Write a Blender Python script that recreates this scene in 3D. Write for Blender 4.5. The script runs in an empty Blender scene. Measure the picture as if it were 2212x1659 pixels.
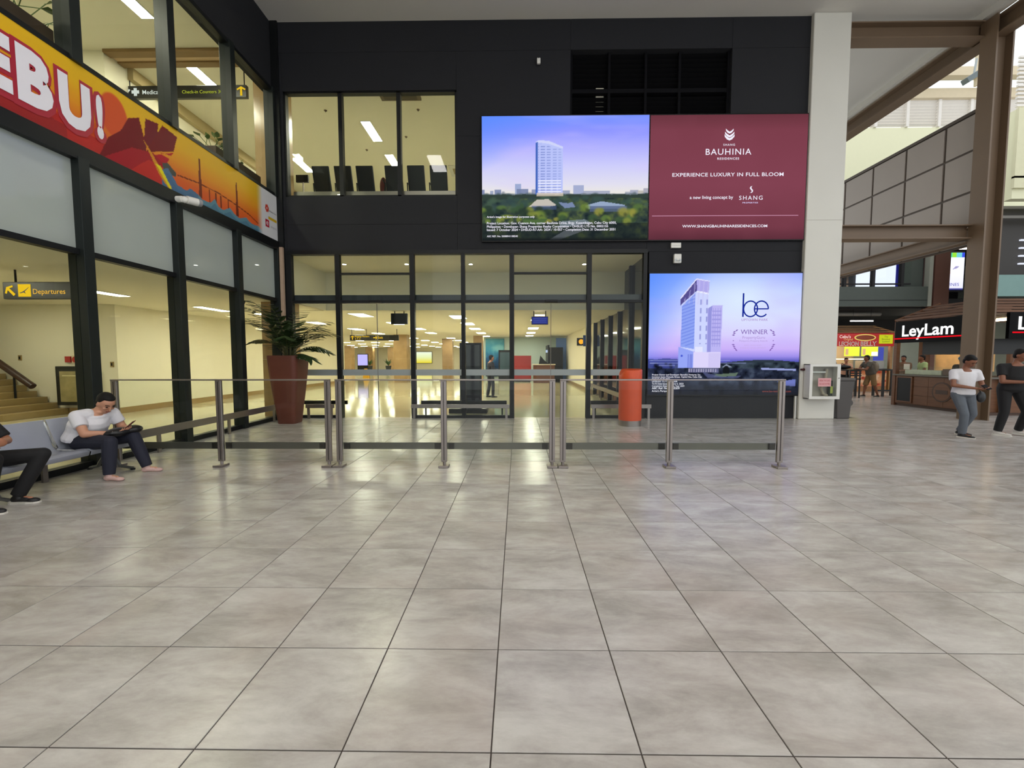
import bpy, bmesh, math, random
import numpy as np
from mathutils import Vector, Matrix, noise as mnoise
from math import pi, sin, cos, radians, sqrt

SC = bpy.context.scene
COL = SC.collection

# ------------------------------------------------------------------ camera
CAM_H = 1.574
YAW, PITCH, ROLL, FPX = radians(-0.79), radians(3.48), radians(-0.05), 913.0
_f = Vector((sin(YAW), cos(YAW), 0)); _r = Vector((cos(YAW), -sin(YAW), 0)); _u = Vector((0, 0, 1))
_f2 = cos(PITCH) * _f - sin(PITCH) * _u; _u2 = sin(PITCH) * _f + cos(PITCH) * _u
_r3 = cos(ROLL) * _r + sin(ROLL) * _u2; _u3 = -sin(ROLL) * _r + cos(ROLL) * _u2
cam_d = bpy.data.cameras.new('camera'); cam = bpy.data.objects.new('camera', cam_d); COL.objects.link(cam)
cam_d.sensor_width = 36.0; cam_d.lens = FPX / 2212.0 * 36.0; cam_d.clip_start = 0.05; cam_d.clip_end = 400
cam.matrix_world = Matrix(((_r3.x, _u3.x, -_f2.x, 0), (_r3.y, _u3.y, -_f2.y, 0), (_r3.z, _u3.z, -_f2.z, CAM_H), (0, 0, 0, 1)))
SC.camera = cam

def project(x, y, z):
    c = Vector((x, y, z - CAM_H)); d = c.dot(_f2)
    if d < 0.05: return None
    return (1106 + FPX * c.dot(_r3) / d, 829.5 - FPX * c.dot(_u3) / d)

# ------------------------------------------------------------------ world, exposure
W = bpy.data.worlds.new('overcast_sky'); SC.world = W; W.use_nodes = True
bg = W.node_tree.nodes['Background']
bg.inputs[0].default_value = (0.93, 0.97, 1.0, 1); bg.inputs[1].default_value = 1.5
SC.view_settings.view_transform = 'Standard'; SC.view_settings.look = 'None'
SC.view_settings.gamma = 1.0; SC.view_settings.exposure = 0.0
try: SC.view_settings.use_curve_mapping = False
except Exception: pass
HALL_FILL = 33.0      # emission of the unseen ceiling lamps added to brighten the hall floor
ROOM_LAMP = 33.0       # emission of the lamps in the lower rooms
UP_LAMP = 120.0        # emission of the lamps upstairs
SHOP_LAMP = 11.0

# ------------------------------------------------------------------ helpers
def lin(c):
    out = []
    for k in c[:3]:
        k = k / 255.0
        out.append(k / 12.92 if k <= 0.04045 else ((k + 0.055) / 1.055) ** 2.4)
    return tuple(out)

MATS = {}
def mat(name, rgb, rough=0.55, metal=0.0, var=0.05, scale=6.0, bump=0.0, bscale=60.0, emit=0.0, ecol=None, spec=0.5, stretch=(1, 1, 1), coat=0.0, trans=0.0):
    if name in MATS: return MATS[name]
    m = bpy.data.materials.new(name); m.use_nodes = True; nt = m.node_tree; N = nt.nodes; L = nt.links
    b = N['Principled BSDF']; c = lin(rgb)
    geo = N.new('ShaderNodeNewGeometry'); mp = N.new('ShaderNodeMapping'); mp.inputs['Scale'].default_value = stretch
    L.new(geo.outputs['Position'], mp.inputs['Vector'])
    nz = N.new('ShaderNodeTexNoise'); nz.inputs['Scale'].default_value = scale; nz.inputs['Detail'].default_value = 4
    L.new(mp.outputs['Vector'], nz.inputs['Vector'])
    mx = N.new('ShaderNodeMix'); mx.data_type = 'RGBA'
    mx.inputs[6].default_value = (*[max(0, k * (1 - var)) for k in c], 1); mx.inputs[7].default_value = (*[min(1, k * (1 + var)) for k in c], 1)
    L.new(nz.outputs['Fac'], mx.inputs[0]); L.new(mx.outputs[2], b.inputs['Base Color'])
    b.inputs['Roughness'].default_value = rough; b.inputs['Metallic'].default_value = metal
    b.inputs['Specular IOR Level'].default_value = spec; b.inputs['Coat Weight'].default_value = coat
    if bump:
        n2 = N.new('ShaderNodeTexNoise'); n2.inputs['Scale'].default_value = bscale; n2.inputs['Detail'].default_value = 3
        L.new(mp.outputs['Vector'], n2.inputs['Vector'])
        bp = N.new('ShaderNodeBump'); bp.inputs['Strength'].default_value = bump; bp.inputs['Distance'].default_value = 0.01
        L.new(n2.outputs['Fac'], bp.inputs['Height']); L.new(bp.outputs['Normal'], b.inputs['Normal'])
    if emit:
        b.inputs['Emission Color'].default_value = (*(lin(ecol) if ecol else c), 1); b.inputs['Emission Strength'].default_value = emit
    MATS[name] = m
    return m

def glass_mat(name, tint=(0.93, 0.96, 0.94), ior=1.45, gain=1.0, film=0.0, film_rgb=(200, 205, 200)):
    """thin architectural pane: clear transmission plus a Fresnel mirror, optional milky film"""
    if name in MATS: return MATS[name]
    m = bpy.data.materials.new(name); m.use_nodes = True; nt = m.node_tree; N = nt.nodes; L = nt.links
    N.remove(N['Principled BSDF']); out = N['Material Output']
    tr = N.new('ShaderNodeBsdfTransparent'); tr.inputs[0].default_value = (*tint, 1)
    gl = N.new('ShaderNodeBsdfGlossy'); gl.inputs['Roughness'].default_value = 0.012; gl.inputs['Color'].default_value = (0.95, 0.97, 1, 1)
    fr = N.new('ShaderNodeFresnel'); fr.inputs['IOR'].default_value = ior
    ml = N.new('ShaderNodeMath'); ml.operation = 'MULTIPLY'; ml.inputs[1].default_value = gain
    gb = N.new('ShaderNodeNewGeometry'); iv = N.new('ShaderNodeMath'); iv.operation = 'SUBTRACT'; iv.inputs[0].default_value = 1.0; L.new(gb.outputs['Backfacing'], iv.inputs[1])
    m0 = N.new('ShaderNodeMath'); m0.operation = 'MULTIPLY'; L.new(fr.outputs[0], m0.inputs[0]); L.new(iv.outputs[0], m0.inputs[1]); L.new(m0.outputs[0], ml.inputs[0])
    base = tr
    if film:
        df = N.new('ShaderNodeBsdfDiffuse'); tl = N.new('ShaderNodeBsdfTranslucent')
        nz = N.new('ShaderNodeTexNoise'); nz.inputs['Scale'].default_value = 0.9
        g = N.new('ShaderNodeNewGeometry'); L.new(g.outputs['Position'], nz.inputs['Vector'])
        cr = N.new('ShaderNodeMix'); cr.data_type = 'RGBA'; c = lin(film_rgb)
        cr.inputs[6].default_value = (*[k * 0.88 for k in c], 1); cr.inputs[7].default_value = (*c, 1); L.new(nz.outputs['Fac'], cr.inputs[0])
        L.new(cr.outputs[2], df.inputs[0]); L.new(cr.outputs[2], tl.inputs[0])
        md = N.new('ShaderNodeMixShader'); md.inputs[0].default_value = 0.35; L.new(df.outputs[0], md.inputs[1]); L.new(tl.outputs[0], md.inputs[2])
        mf = N.new('ShaderNodeMixShader'); mf.inputs[0].default_value = film; L.new(tr.outputs[0], mf.inputs[1]); L.new(md.outputs[0], mf.inputs[2]); base = mf
    mx = N.new('ShaderNodeMixShader'); L.new(ml.outputs[0], mx.inputs[0]); L.new(base.outputs[0], mx.inputs[1]); L.new(gl.outputs[0], mx.inputs[2])
    L.new(mx.outputs[0], out.inputs[0]); MATS[name] = m
    return m

def emis(name, rgb, strength):
    if name in MATS: return MATS[name]
    m = bpy.data.materials.new(name); m.use_nodes = True; nt = m.node_tree; N = nt.nodes; L = nt.links
    N.remove(N['Principled BSDF']); e = N.new('ShaderNodeEmission'); e.inputs[1].default_value = strength
    g = N.new('ShaderNodeNewGeometry'); nz = N.new('ShaderNodeTexNoise'); nz.inputs['Scale'].default_value = 3; L.new(g.outputs['Position'], nz.inputs['Vector'])
    mx = N.new('ShaderNodeMix'); mx.data_type = 'RGBA'; c = lin(rgb); mx.inputs[6].default_value = (*[k * .98 for k in c], 1); mx.inputs[7].default_value = (*c, 1)
    L.new(nz.outputs['Fac'], mx.inputs[0]); L.new(mx.outputs[2], e.inputs[0]); L.new(e.outputs[0], N['Material Output'].inputs[0])
    MATS[name] = m
    return m

def origin(o):
    v = Vector((0, 0, 0))
    while o is not None:
        v += o.location; o = o.parent
    return v

class MB:
    def __init__(s): s.v = []; s.f = []
    def add(s, vs, fs):
        k = len(s.v); s.v += [tuple(p) for p in vs]; s.f += [tuple(i + k for i in q) for q in fs]; return s
    def box(s, x0, x1, y0, y1, z0, z1):
        x0, x1 = min(x0, x1), max(x0, x1); y0, y1 = min(y0, y1), max(y0, y1); z0, z1 = min(z0, z1), max(z0, z1)
        return s.add([(x0, y0, z0), (x1, y0, z0), (x1, y1, z0), (x0, y1, z0), (x0, y0, z1), (x1, y0, z1), (x1, y1, z1), (x0, y1, z1)],
                     [(0, 3, 2, 1), (4, 5, 6, 7), (0, 1, 5, 4), (1, 2, 6, 5), (2, 3, 7, 6), (3, 0, 4, 7)])
    def obox(s, c, ax, ay, az):
        """oriented box: centre and three half-extent vectors"""
        c, ax, ay, az = map(Vector, (c, ax, ay, az)); vs = []
        for k in (-1, 1):
            for i, j in ((-1, -1), (1, -1), (1, 1), (-1, 1)): vs.append(c + ax * i + ay * j + az * k)
        fs = [(0, 3, 2, 1), (4, 5, 6, 7), (0, 1, 5, 4), (1, 2, 6, 5), (2, 3, 7, 6), (3, 0, 4, 7)]
        if ax.cross(ay).dot(az) < 0: fs = [q[::-1] for q in fs]
        return s.add(vs, fs)
    def loft(s, rings, caps=True):
        n = len(rings[0]); vs = [p for r in rings for p in r]; fs = []
        for i in range(len(rings) - 1):
            for j in range(n):
                k = (j + 1) % n; fs.append((i * n + j, i * n + k, (i + 1) * n + k, (i + 1) * n + j))
        if caps: fs.append(tuple(range(n))[::-1]); fs.append(tuple((len(rings) - 1) * n + j for j in range(n)))
        return s.add(vs, fs)
    def cyl(s, p0, p1, r0, r1=None, n=12, caps=True):
        r1 = r0 if r1 is None else r1; p0, p1 = Vector(p0), Vector(p1); d = (p1 - p0).normalized()
        a = d.cross(Vector((0, 0, 1)) if abs(d.z) < .9 else Vector((1, 0, 0))).normalized(); b = d.cross(a)
        R = lambda p, r: [p + (a * cos(2 * pi * i / n) + b * sin(2 * pi * i / n)) * r for i in range(n)]
        return s.loft([R(p0, r0), R(p1, r1)], caps)
    def tube(s, pts, r, n=8):
        pts = [Vector(p) for p in pts]; rs = r if isinstance(r, (list, tuple)) else [r] * len(pts); rings = []; a = None
        for i, p in enumerate(pts):
            d = (pts[min(i + 1, len(pts) - 1)] - pts[max(i - 1, 0)]).normalized()
            if a is None: a = d.cross(Vector((0, 0, 1)) if abs(d.z) < .9 else Vector((1, 0, 0))).normalized()
            else: a = (a - d * a.dot(d)).normalized()
            b = d.cross(a); rings.append([p + (a * cos(2 * pi * k / n) + b * sin(2 * pi * k / n)) * rs[i] for k in range(n)])
        return s.loft(rings)
    def ell(s, c, rx, ry, rz, X=(1, 0, 0), Y=(0, 1, 0), Z=(0, 0, 1), n=16, m=10):
        c, X, Y, Z = Vector(c), Vector(X), Vector(Y), Vector(Z); vs = [c - Z * rz]; fs = []
        for i in range(1, m):
            t = -pi / 2 + pi * i / m
            for j in range(n):
                q = 2 * pi * j / n; vs.append(c + X * rx * cos(t) * cos(q) + Y * ry * cos(t) * sin(q) + Z * rz * sin(t))
        vs.append(c + Z * rz); T = len(vs) - 1
        for j in range(n):
            k = (j + 1) % n; fs.append((0, 1 + k, 1 + j)); fs.append((T, 1 + (m - 2) * n + j, 1 + (m - 2) * n + k))
            for i in range(m - 2): fs.append((1 + i * n + j, 1 + i * n + k, 1 + (i + 1) * n + k, 1 + (i + 1) * n + j))
        return s.add(vs, fs)
    def cap(s, p0, r0, p1, r1=None, n=12):
        """tapered capsule"""
        r1 = r0 if r1 is None else r1
        s.cyl(p0, p1, r0, r1, n); s.ell(p0, r0, r0, r0, n=n, m=8); s.ell(p1, r1, r1, r1, n=n, m=8); return s
    def prism(s, pts, d):
        """polygon (list of 3d points) extruded by vector d"""
        d = Vector(d); pts = [Vector(p) for p in pts]; n = len(pts)
        nrm = Vector((0, 0, 0))
        for i in range(n): nrm += pts[i].cross(pts[(i + 1) % n])
        if nrm.dot(d) < 0: pts = pts[::-1]
        vs = pts + [p + d for p in pts]
        return s.add(vs, [tuple(range(n))[::-1], tuple(range(n, 2 * n))] + [(i, (i + 1) % n, n + (i + 1) % n, n + i) for i in range(n)])
    def build(s, name, m, parent=None, smooth=False, bevel=0.0, seg=2):
        o0 = origin(parent) if parent is not None else Vector((0, 0, 0))
        me = bpy.data.meshes.new(name); me.from_pydata([(p[0] - o0.x, p[1] - o0.y, p[2] - o0.z) for p in s.v], [], s.f)
        if bevel:
            bm = bmesh.new(); bm.from_mesh(me)
            es = [e for e in bm.edges if len(e.link_faces) == 2 and e.calc_face_angle(0) > 0.5]
            bmesh.ops.bevel(bm, geom=es, offset=bevel, segments=seg, affect='EDGES', profile=0.5, clamp_overlap=True)
            bm.to_mesh(me); bm.free()
        if smooth:
            me.polygons.foreach_set('use_smooth', [True] * len(me.polygons))
            try: me.set_sharp_from_angle(angle=radians(40))
            except Exception: pass
        me.materials.append(m); me.update()
        o = bpy.data.objects.new(name, me); COL.objects.link(o)
        if parent is not None: o.parent = parent
        return o

def tag(o, label=None, cat=None, group=None, kind=None):
    if label: o['label'] = label
    if cat: o['category'] = cat
    if group: o['group'] = group
    if kind: o['kind'] = kind
    return o
def thing(name, label, cat, loc=(0, 0, 0), group=None):
    o = bpy.data.objects.new(name, None); COL.objects.link(o); o.location = loc; o.empty_display_size = 0.1
    return tag(o, label, cat, group)
def struct(name, mb, m, parent=None, label=None, **k):
    o = mb.build(name, m, parent, **k)
    if parent is None: o['kind'] = 'structure'
    if label: o['label'] = label
    return o
def sroot(name, loc=(0, 0, 0), label=None):
    o = bpy.data.objects.new(name, None); COL.objects.link(o); o.location = loc; o['kind'] = 'structure'; o.empty_display_size = 0.1
    if label: o['label'] = label
    return o
def box(name, m, parent, *b, **k): return MB().box(*b).build(name, m, parent, **k)
def copy_tree(o, loc=None, parent=None, rz=None, label=None):
    c = o.copy(); COL.objects.link(c); c.parent = parent
    if loc is not None: c.location = loc
    if rz is not None: c.rotation_euler = (0, 0, rz)
    if label: c['label'] = label
    for ch in [q for q in bpy.data.objects if q.parent == o]: copy_tree(ch, parent=c)
    return c

def text(body, name, m, parent, at, u=(1, 0, 0), v=(0, 0, 1), width=None, height=None, bold=0.0, depth=0.0, align='L', lift=0.003, spacing=1.0, wscale=None):
    """flat or raised lettering; `at` is the left (or centre) end of the baseline"""
    cu = bpy.data.curves.new('lettering', 'FONT'); cu.body = body; cu.size = 1.0; cu.offset = bold; cu.extrude = depth; cu.space_character = spacing
    cu.resolution_u = 3
    to = bpy.data.objects.new('lettering', cu); COL.objects.link(to)
    bpy.context.view_layer.update()
    me = bpy.data.meshes.new_from_object(to.evaluated_get(bpy.context.evaluated_depsgraph_get()))
    bpy.data.objects.remove(to); bpy.data.curves.remove(cu)
    co = np.empty(len(me.vertices) * 3); me.vertices.foreach_get('co', co); co = co.reshape(-1, 3)
    x0, x1 = co[:, 0].min(), co[:, 0].max(); y1 = co[:, 1].max()
    if height and width: sx, sy = width / (x1 - x0), height / y1
    elif width: sx = sy = width / (x1 - x0)
    else: sx = sy = height / y1
    if wscale: sx *= wscale
    U, V = np.array(u, float), np.array(v, float); Nn = np.cross(U, V)
    lx = co[:, 0] - (x0 if align == 'L' else (x0 + x1) / 2 if align == 'C' else x1)
    sz = (sx if depth == 0 else 1.0)
    zz = co[:, 2] * (1.0 if depth else 0) + lift + (depth if depth else 0)
    P = np.array(at, float) + np.outer(lx * sx, U) + np.outer(co[:, 1] * sy, V) + np.outer(zz, Nn)
    if parent is not None: P = P - np.array(origin(parent))
    me.vertices.foreach_set('co', P.ravel()); me.materials.clear(); me.materials.append(m); me.update(); me.name = name
    o = bpy.data.objects.new(name, me); COL.objects.link(o)
    if parent is not None: o.parent = parent
    return o

def pic_mat(name, emit=None, rough=0.5):
    if name in MATS: return MATS[name]
    m = bpy.data.materials.new(name); m.use_nodes = True; nt = m.node_tree; N = nt.nodes; L = nt.links
    a = N.new('ShaderNodeAttribute'); a.attribute_name = 'print'
    if emit is not None:
        N.remove(N['Principled BSDF']); e = N.new('ShaderNodeEmission'); e.inputs[1].default_value = emit
        L.new(a.outputs['Color'], e.inputs[0]); L.new(e.outputs[0], N['Material Output'].inputs[0])
    else:
        b = N['Principled BSDF']; L.new(a.outputs['Color'], b.inputs['Base Color']); b.inputs['Roughness'].default_value = rough; b.inputs['Specular IOR Level'].default_value = 0.12
    MATS[name] = m
    return m
def picture(name, img, m, parent, at, u, v, w, h, lift=0.0):
    """img: (ny,nx,3) sRGB 0..255, row 0 at the top; `at` is the lower left corner"""
    ny, nx = img.shape[:2]; U, V = np.array(u, float), np.array(v, float); Nn = np.cross(U, V)
    gx, gy = np.meshgrid(np.linspace(0, w, nx), np.linspace(h, 0, ny))
    P = np.array(at, float) + gx[..., None] * U + gy[..., None] * V + Nn * lift
    P = P.reshape(-1, 3)
    if parent is not None: P = P - np.array(origin(parent))
    idx = np.arange(nx * ny).reshape(ny, nx)
    q = np.stack([idx[1:, :-1], idx[1:, 1:], idx[:-1, 1:], idx[:-1, :-1]], -1).reshape(-1, 4)
    me = bpy.data.meshes.new(name); me.vertices.add(len(P)); me.vertices.foreach_set('co', P.ravel())
    me.loops.add(q.size); me.loops.foreach_set('vertex_index', q.ravel()); me.polygons.add(len(q))
    me.polygons.foreach_set('loop_start', np.arange(0, q.size, 4)); me.update(calc_edges=True)
    c = np.clip(img.reshape(-1, 3) / 255.0, 0, 1); c = np.where(c <= 0.04045, c / 12.92, ((c + 0.055) / 1.055) ** 2.4)
    at_ = me.attributes.new('print', 'FLOAT_COLOR', 'POINT'); at_.data.foreach_set('color', np.hstack([c, np.ones((len(c), 1))]).astype(np.float32).ravel())
    me.materials.append(m); o = bpy.data.objects.new(name, me); COL.objects.link(o)
    if parent is not None: o.parent = parent
    return o

# --- small painter for screens and printed boards (numpy only)
class Paint:
    def __init__(s, nx, ny, u0=0, u1=1, v0=0, v1=1):
        s.a = np.zeros((ny, nx, 3)); s.U, s.V = np.meshgrid(np.linspace(u0, u1, nx), np.linspace(v0, v1, ny)); s.rs = np.random.RandomState(7)
    def grad(s, keys):
        """vertical gradient [(v, rgb) ...]"""
        vs = [k[0] for k in keys]
        for c in range(3): s.a[..., c] = np.interp(s.V, vs, [k[1][c] for k in keys])
    def blend(s, mask, rgb):
        mask = np.clip(mask, 0, 1)[..., None]; s.a = s.a * (1 - mask) + np.array(rgb, float) * mask
    def poly(s, pts, rgb, alpha=1.0):
        ins = np.zeros(s.U.shape, bool); n = len(pts)
        for i in range(n):
            (x0, y0), (x1, y1) = pts[i], pts[(i + 1) % n]
            if y0 == y1: continue
            c = ((s.V >= min(y0, y1)) & (s.V < max(y0, y1))) & (s.U < x0 + (s.V - y0) * (x1 - x0) / (y1 - y0)); ins ^= c
        s.blend(ins * alpha, rgb)
    def rect(s, u0, u1, v0, v1, rgb, alpha=1.0): s.blend(((s.U >= u0) & (s.U <= u1) & (s.V >= v0) & (s.V <= v1)) * alpha, rgb)
    def ell(s, u, v, a, b, rgb, alpha=1.0, soft=0.15):
        d = np.sqrt(((s.U - u) / a) ** 2 + ((s.V - v) / b) ** 2); s.blend(np.clip((1 - d) / soft, 0, 1) * alpha, rgb)
    def noise(s, fu, fv, seed=0, octv=3):
        out = np.zeros(s.U.shape); amp = 1; tot = 0; R = np.random.RandomState(seed)
        for k in range(octv):
            g = R.rand(64, 64); x = s.U * fu * 2 ** k + R.rand() * 30; y = s.V * fv * 2 ** k + R.rand() * 30
            xi, yi = np.floor(x).astype(int), np.floor(y).astype(int); fx, fy = x - xi, y - yi; fx = fx * fx * (3 - 2 * fx); fy = fy * fy * (3 - 2 * fy)
            G = lambda i, j: g[j % 64, i % 64]
            out += amp * ((G(xi, yi) * (1 - fx) + G(xi + 1, yi) * fx) * (1 - fy) + (G(xi, yi + 1) * (1 - fx) + G(xi + 1, yi + 1) * fx) * fy); tot += amp; amp *= 0.5
        return out / tot
# ================================================================== THE HALL
M_char = mat('charcoal_wall', (24, 25, 30), 0.85, var=0.10, scale=1.5, bump=0.15, bscale=40)
M_charL = mat('charcoal_frame', (17, 19, 20), 0.45, var=0.06, spec=.3)
M_cream = mat('cream_wall', (224, 218, 196), 0.7, var=0.03, scale=0.8)
M_creamc = mat('cream_ceiling', (224, 219, 200), 0.75, var=0.02, scale=0.8)
M_white = mat('white_ceiling_paint', (208, 205, 198), 0.8, var=0.03, scale=0.7)
M_whitecol = mat('white_column_paint', (214, 212, 203), 0.6, var=0.04, scale=1.2, bump=0.05)
M_steel = mat('brushed_steel', (150, 142, 138), 0.36, 0.85, var=0.08, scale=20, stretch=(1, 1, 8))
M_brown = mat('brown_steel_paint', (112, 92, 72), 0.5, var=0.08, scale=2)
M_marble = mat('brown_marble', (168, 138, 98), 0.22, var=0.32, scale=2.2, bump=0.02)
M_base = mat('brown_skirting', (150, 122, 78), 0.4, var=0.1)
M_black = mat('black_plastic', (12, 12, 13), 0.4, var=0.05, spec=.3)
M_grout = mat('dark_grout', (62, 54, 50), 0.9, var=0.1)
G_clear = glass_mat('clear_pane', (0.92, 0.945, 0.91), 1.5, 0.42)
G_rail = glass_mat('barrier_pane', (0.95, 0.97, 0.96), 1.45, 0.55)
G_frost = glass_mat('frosted_pane', (0.8, 0.85, 0.82), 1.45, 1.0, film=0.93, film_rgb=(206, 214, 208))

def tile_material():
    m = bpy.data.materials.new('stone_look_tile'); m.use_nodes = True; nt = m.node_tree; N = nt.nodes; L = nt.links; b = N['Principled BSDF']
    g = N.new('ShaderNodeNewGeometry'); oi = N.new('ShaderNodeObjectInfo')
    mu = N.new('ShaderNodeVectorMath'); mu.operation = 'SCALE'; mu.inputs['Scale'].default_value = 57.0
    cb = N.new('ShaderNodeCombineXYZ'); L.new(oi.outputs['Random'], cb.inputs[0]); L.new(oi.outputs['Random'], cb.inputs[1]); L.new(oi.outputs['Random'], cb.inputs[2])
    L.new(cb.outputs[0], mu.inputs[0]); ad = N.new('ShaderNodeVectorMath'); L.new(g.outputs['Position'], ad.inputs[0]); L.new(mu.outputs[0], ad.inputs[1])
    mp = N.new('ShaderNodeMapping'); mp.inputs['Scale'].default_value = (1.0, 2.4, 1.0); mp.inputs['Rotation'].default_value = (0, 0, 0.35); L.new(ad.outputs[0], mp.inputs['Vector'])
    n1 = N.new('ShaderNodeTexNoise'); n1.inputs['Scale'].default_value = 1.7; n1.inputs['Detail'].default_value = 10; n1.inputs['Roughness'].default_value = 0.70; n1.inputs['Distortion'].default_value = 0.25
    L.new(mp.outputs[0], n1.inputs['Vector'])
    cr = N.new('ShaderNodeValToRGB'); e = cr.color_ramp.elements; e[0].position = 0.36; e[1].position = 0.66
    e[0].color = (*lin((154, 149, 144)), 1); e[1].color = (*lin((190, 187, 182)), 1)
    q = cr.color_ramp.elements.new(0.5); q.color = (*lin((173, 168, 163)), 1)
    L.new(n1.outputs['Fac'], cr.inputs[0])
    n2 = N.new('ShaderNodeTexNoise'); n2.inputs['Scale'].default_value = 1.3; n2.inputs['Detail'].default_value = 3; L.new(ad.outputs[0], n2.inputs['Vector'])
    r2 = N.new('ShaderNodeValToRGB'); r2.color_ramp.elements[0].position = 0.52; r2.color_ramp.elements[1].position = 0.75; L.new(n2.outputs['Fac'], r2.inputs[0])
    mf = N.new('ShaderNodeMath'); mf.operation = 'MULTIPLY'; mf.inputs[1].default_value = 0.35; L.new(r2.outputs['Color'], mf.inputs[0])
    mx = N.new('ShaderNodeMix'); mx.data_type = 'RGBA'; mx.inputs[7].default_value = (*lin((172, 156, 147)), 1)
    L.new(mf.outputs[0], mx.inputs[0]); L.new(cr.outputs['Color'], mx.inputs[6])
    L.new(mx.outputs[2], b.inputs['Base Color'])
    mr = N.new('ShaderNodeMapRange'); mr.inputs[3].default_value = 0.17; mr.inputs[4].default_value = 0.30; L.new(n1.outputs['Fac'], mr.inputs[0]); L.new(mr.outputs[0], b.inputs['Roughness'])
    b.inputs['Specular IOR Level'].default_value = 0.5
    n3 = N.new('ShaderNodeTexNoise'); n3.inputs['Scale'].default_value = 90; n3.inputs['Detail'].default_value = 4; L.new(g.outputs['Position'], n3.inputs['Vector'])
    bp = N.new('ShaderNodeBump'); bp.inputs['Strength'].default_value = 0.12; bp.inputs['Distance'].default_value = 0.003; L.new(n3.outputs['Fac'], bp.inputs['Height']); L.new(bp.outputs['Normal'], b.inputs['Normal'])
    return m
M_tile = tile_material()

# ---- floor: slab with recessed grout and single tiles
floor = struct('floor', MB().box(-6.4, 30, -9, 11.12, -0.2, -0.004).box(8.3, 30, 11.12, 30, -0.2, -0.004), M_grout, label='grey stone-look tiled floor of the hall')
T, GX0, GY0, GAP = 0.6, -0.107, 1.597, 0.003
def tile_geom(x0, y0, x1, y1, mb):
    c = 0.0015; z0, z1, z2 = -0.012, -c, 0.0
    R = lambda d, z: [(x0 + d, y0 + d, z), (x1 - d, y0 + d, z), (x1 - d, y1 - d, z), (x0 + d, y1 - d, z)]
    return mb.loft([R(GAP, z0), R(GAP, z1), R(GAP + c, z2)])
cells = []
for i in range(-12, 52):
    for j in range(-18, 48):
        x0, y0 = GX0 + i * T, GY0 + j * T; x1, y1 = x0 + T, y0 + T
        if x1 < -6.2 or y1 > 29.5 or y0 < -9: continue
        if y0 > 10.9 and x0 < 8.4: continue
        pts = [project(*p, 0) for p in ((x0, y0), (x1, y0), (x1, y1), (x0, y1))]; area = 0
        if all(pts):
            if max(p[0] for p in pts) > 0 and min(p[0] for p in pts) < 2212 and min(p[1] for p in pts) < 1659 and max(p[1] for p in pts) > 700:
                area = abs(sum(pts[k][0] * pts[(k + 1) % 4][1] - pts[(k + 1) % 4][0] * pts[k][1] for k in range(4))) / 2
        elif y0 > -0.7 and y1 > 0: area = 5e4 if abs(x0) < 2 and y1 > 1.2 else 0
        cells.append((area, x0, y0))
cells.sort(reverse=True)
proto = tile_geom(0, 0, T, T, MB()).build('tile', M_tile, floor)
proto.location = (cells[0][1], cells[0][2], 0)
for a, x0, y0 in cells[1:298]:
    o = proto.copy(); COL.objects.link(o); o.parent = floor; o.location = (x0, y0, 0)
far = MB()
for a, x0, y0 in cells[298:]: tile_geom(max(x0, -6.25), y0, x0 + T, y0 + T, far)
tag(far.build('far_tiles', M_tile, floor), 'small distant floor tiles', kind='stuff')

# ---- ceiling of the hall
struct('ceiling', MB().box(-6.6, 11.35, -9, 18, 10.0, 10.25), M_white, label='plain white plastered ceiling high above the hall')
trim = sroot('trim_4', (11.3, 4, 9.9), 'white edge fascia along the open side of the ceiling')
box('fascia', M_white, trim, 11.35, 11.55, -9, 18, 9.82, 10.25)

# ---- dark back wall, built of boards around its openings
wb = sroot('wall_back', (0, 11.1, 0), 'charcoal painted board wall above the glass entrance')
def wpanel(x0, x1, z0, z1, y0=11.06, y1=11.3): MB().box(x0 + .003, x1 - .003, y0, y1, z0 + .003, z1 - .003).build('panel', M_char, wb)
wpanel(-6.25, 1.32, 9.26, 10); wpanel(1.32, 5.33, 9.26, 10); wpanel(5.33, 7.37, 9.26, 10)
wpanel(-6.25, -5.97, 4.30, 9.26); wpanel(-5.97, -1.55, 8.33, 9.26); wpanel(-1.55, 1.32, 7.2, 9.26); wpanel(-1.55, 1.32, 5.02, 7.2)
wpanel(-5.97, -1.55, 5.02, 5.73); wpanel(-5.97, -1.55, 4.30, 5.02); wpanel(-1.55, 3.3, 4.30, 5.02); wpanel(1.32, 3.3, 5.02, 7.3)
wpanel(3.3, 7.37, 4.30, 5.02); wpanel(3.3, 7.37, 5.02, 7.3); wpanel(5.33, 7.37, 7.3, 9.26); wpanel(3.36, 7.37, 0.0, 4.30)
# recessed louvre of eight dark bays
lv = sroot('window_4', (3.3, 11.2, 7.3), 'black recessed louvre set in the charcoal wall')
M_lv = mat('black_louvre', (11, 11, 13), 0.9, var=0.1, spec=.1)
M_lvf = mat('louvre_frame', (19, 19, 22), 0.9, spec=.1)
box('backing', M_lv, lv, 1.32, 5.33, 11.36, 11.4, 7.3, 9.26)
for x in (1.32, 2.28, 3.2, 4.05, 5.27): box('mullion', M_lvf, lv, x, x + 0.06, 11.16, 11.36, 7.3, 9.26)
box('crossbar', M_lvf, lv, 1.38, 5.27, 11.17, 11.35, 8.28, 8.38)
for k in range(4):
    a, b = (1.38, 2.34, 3.26, 4.11)[k], (2.28, 3.2, 4.05, 5.27)[k]
    for z in np.arange(7.36, 9.22, 0.115):
        if 8.2 < z < 8.4: continue
        MB().obox(((a + b) / 2, 11.27, z), ((b - a) / 2, 0, 0), (0, 0.05, -0.035), (0, 0.003, 0.005)).build('slat', M_lv, lv)

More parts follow.
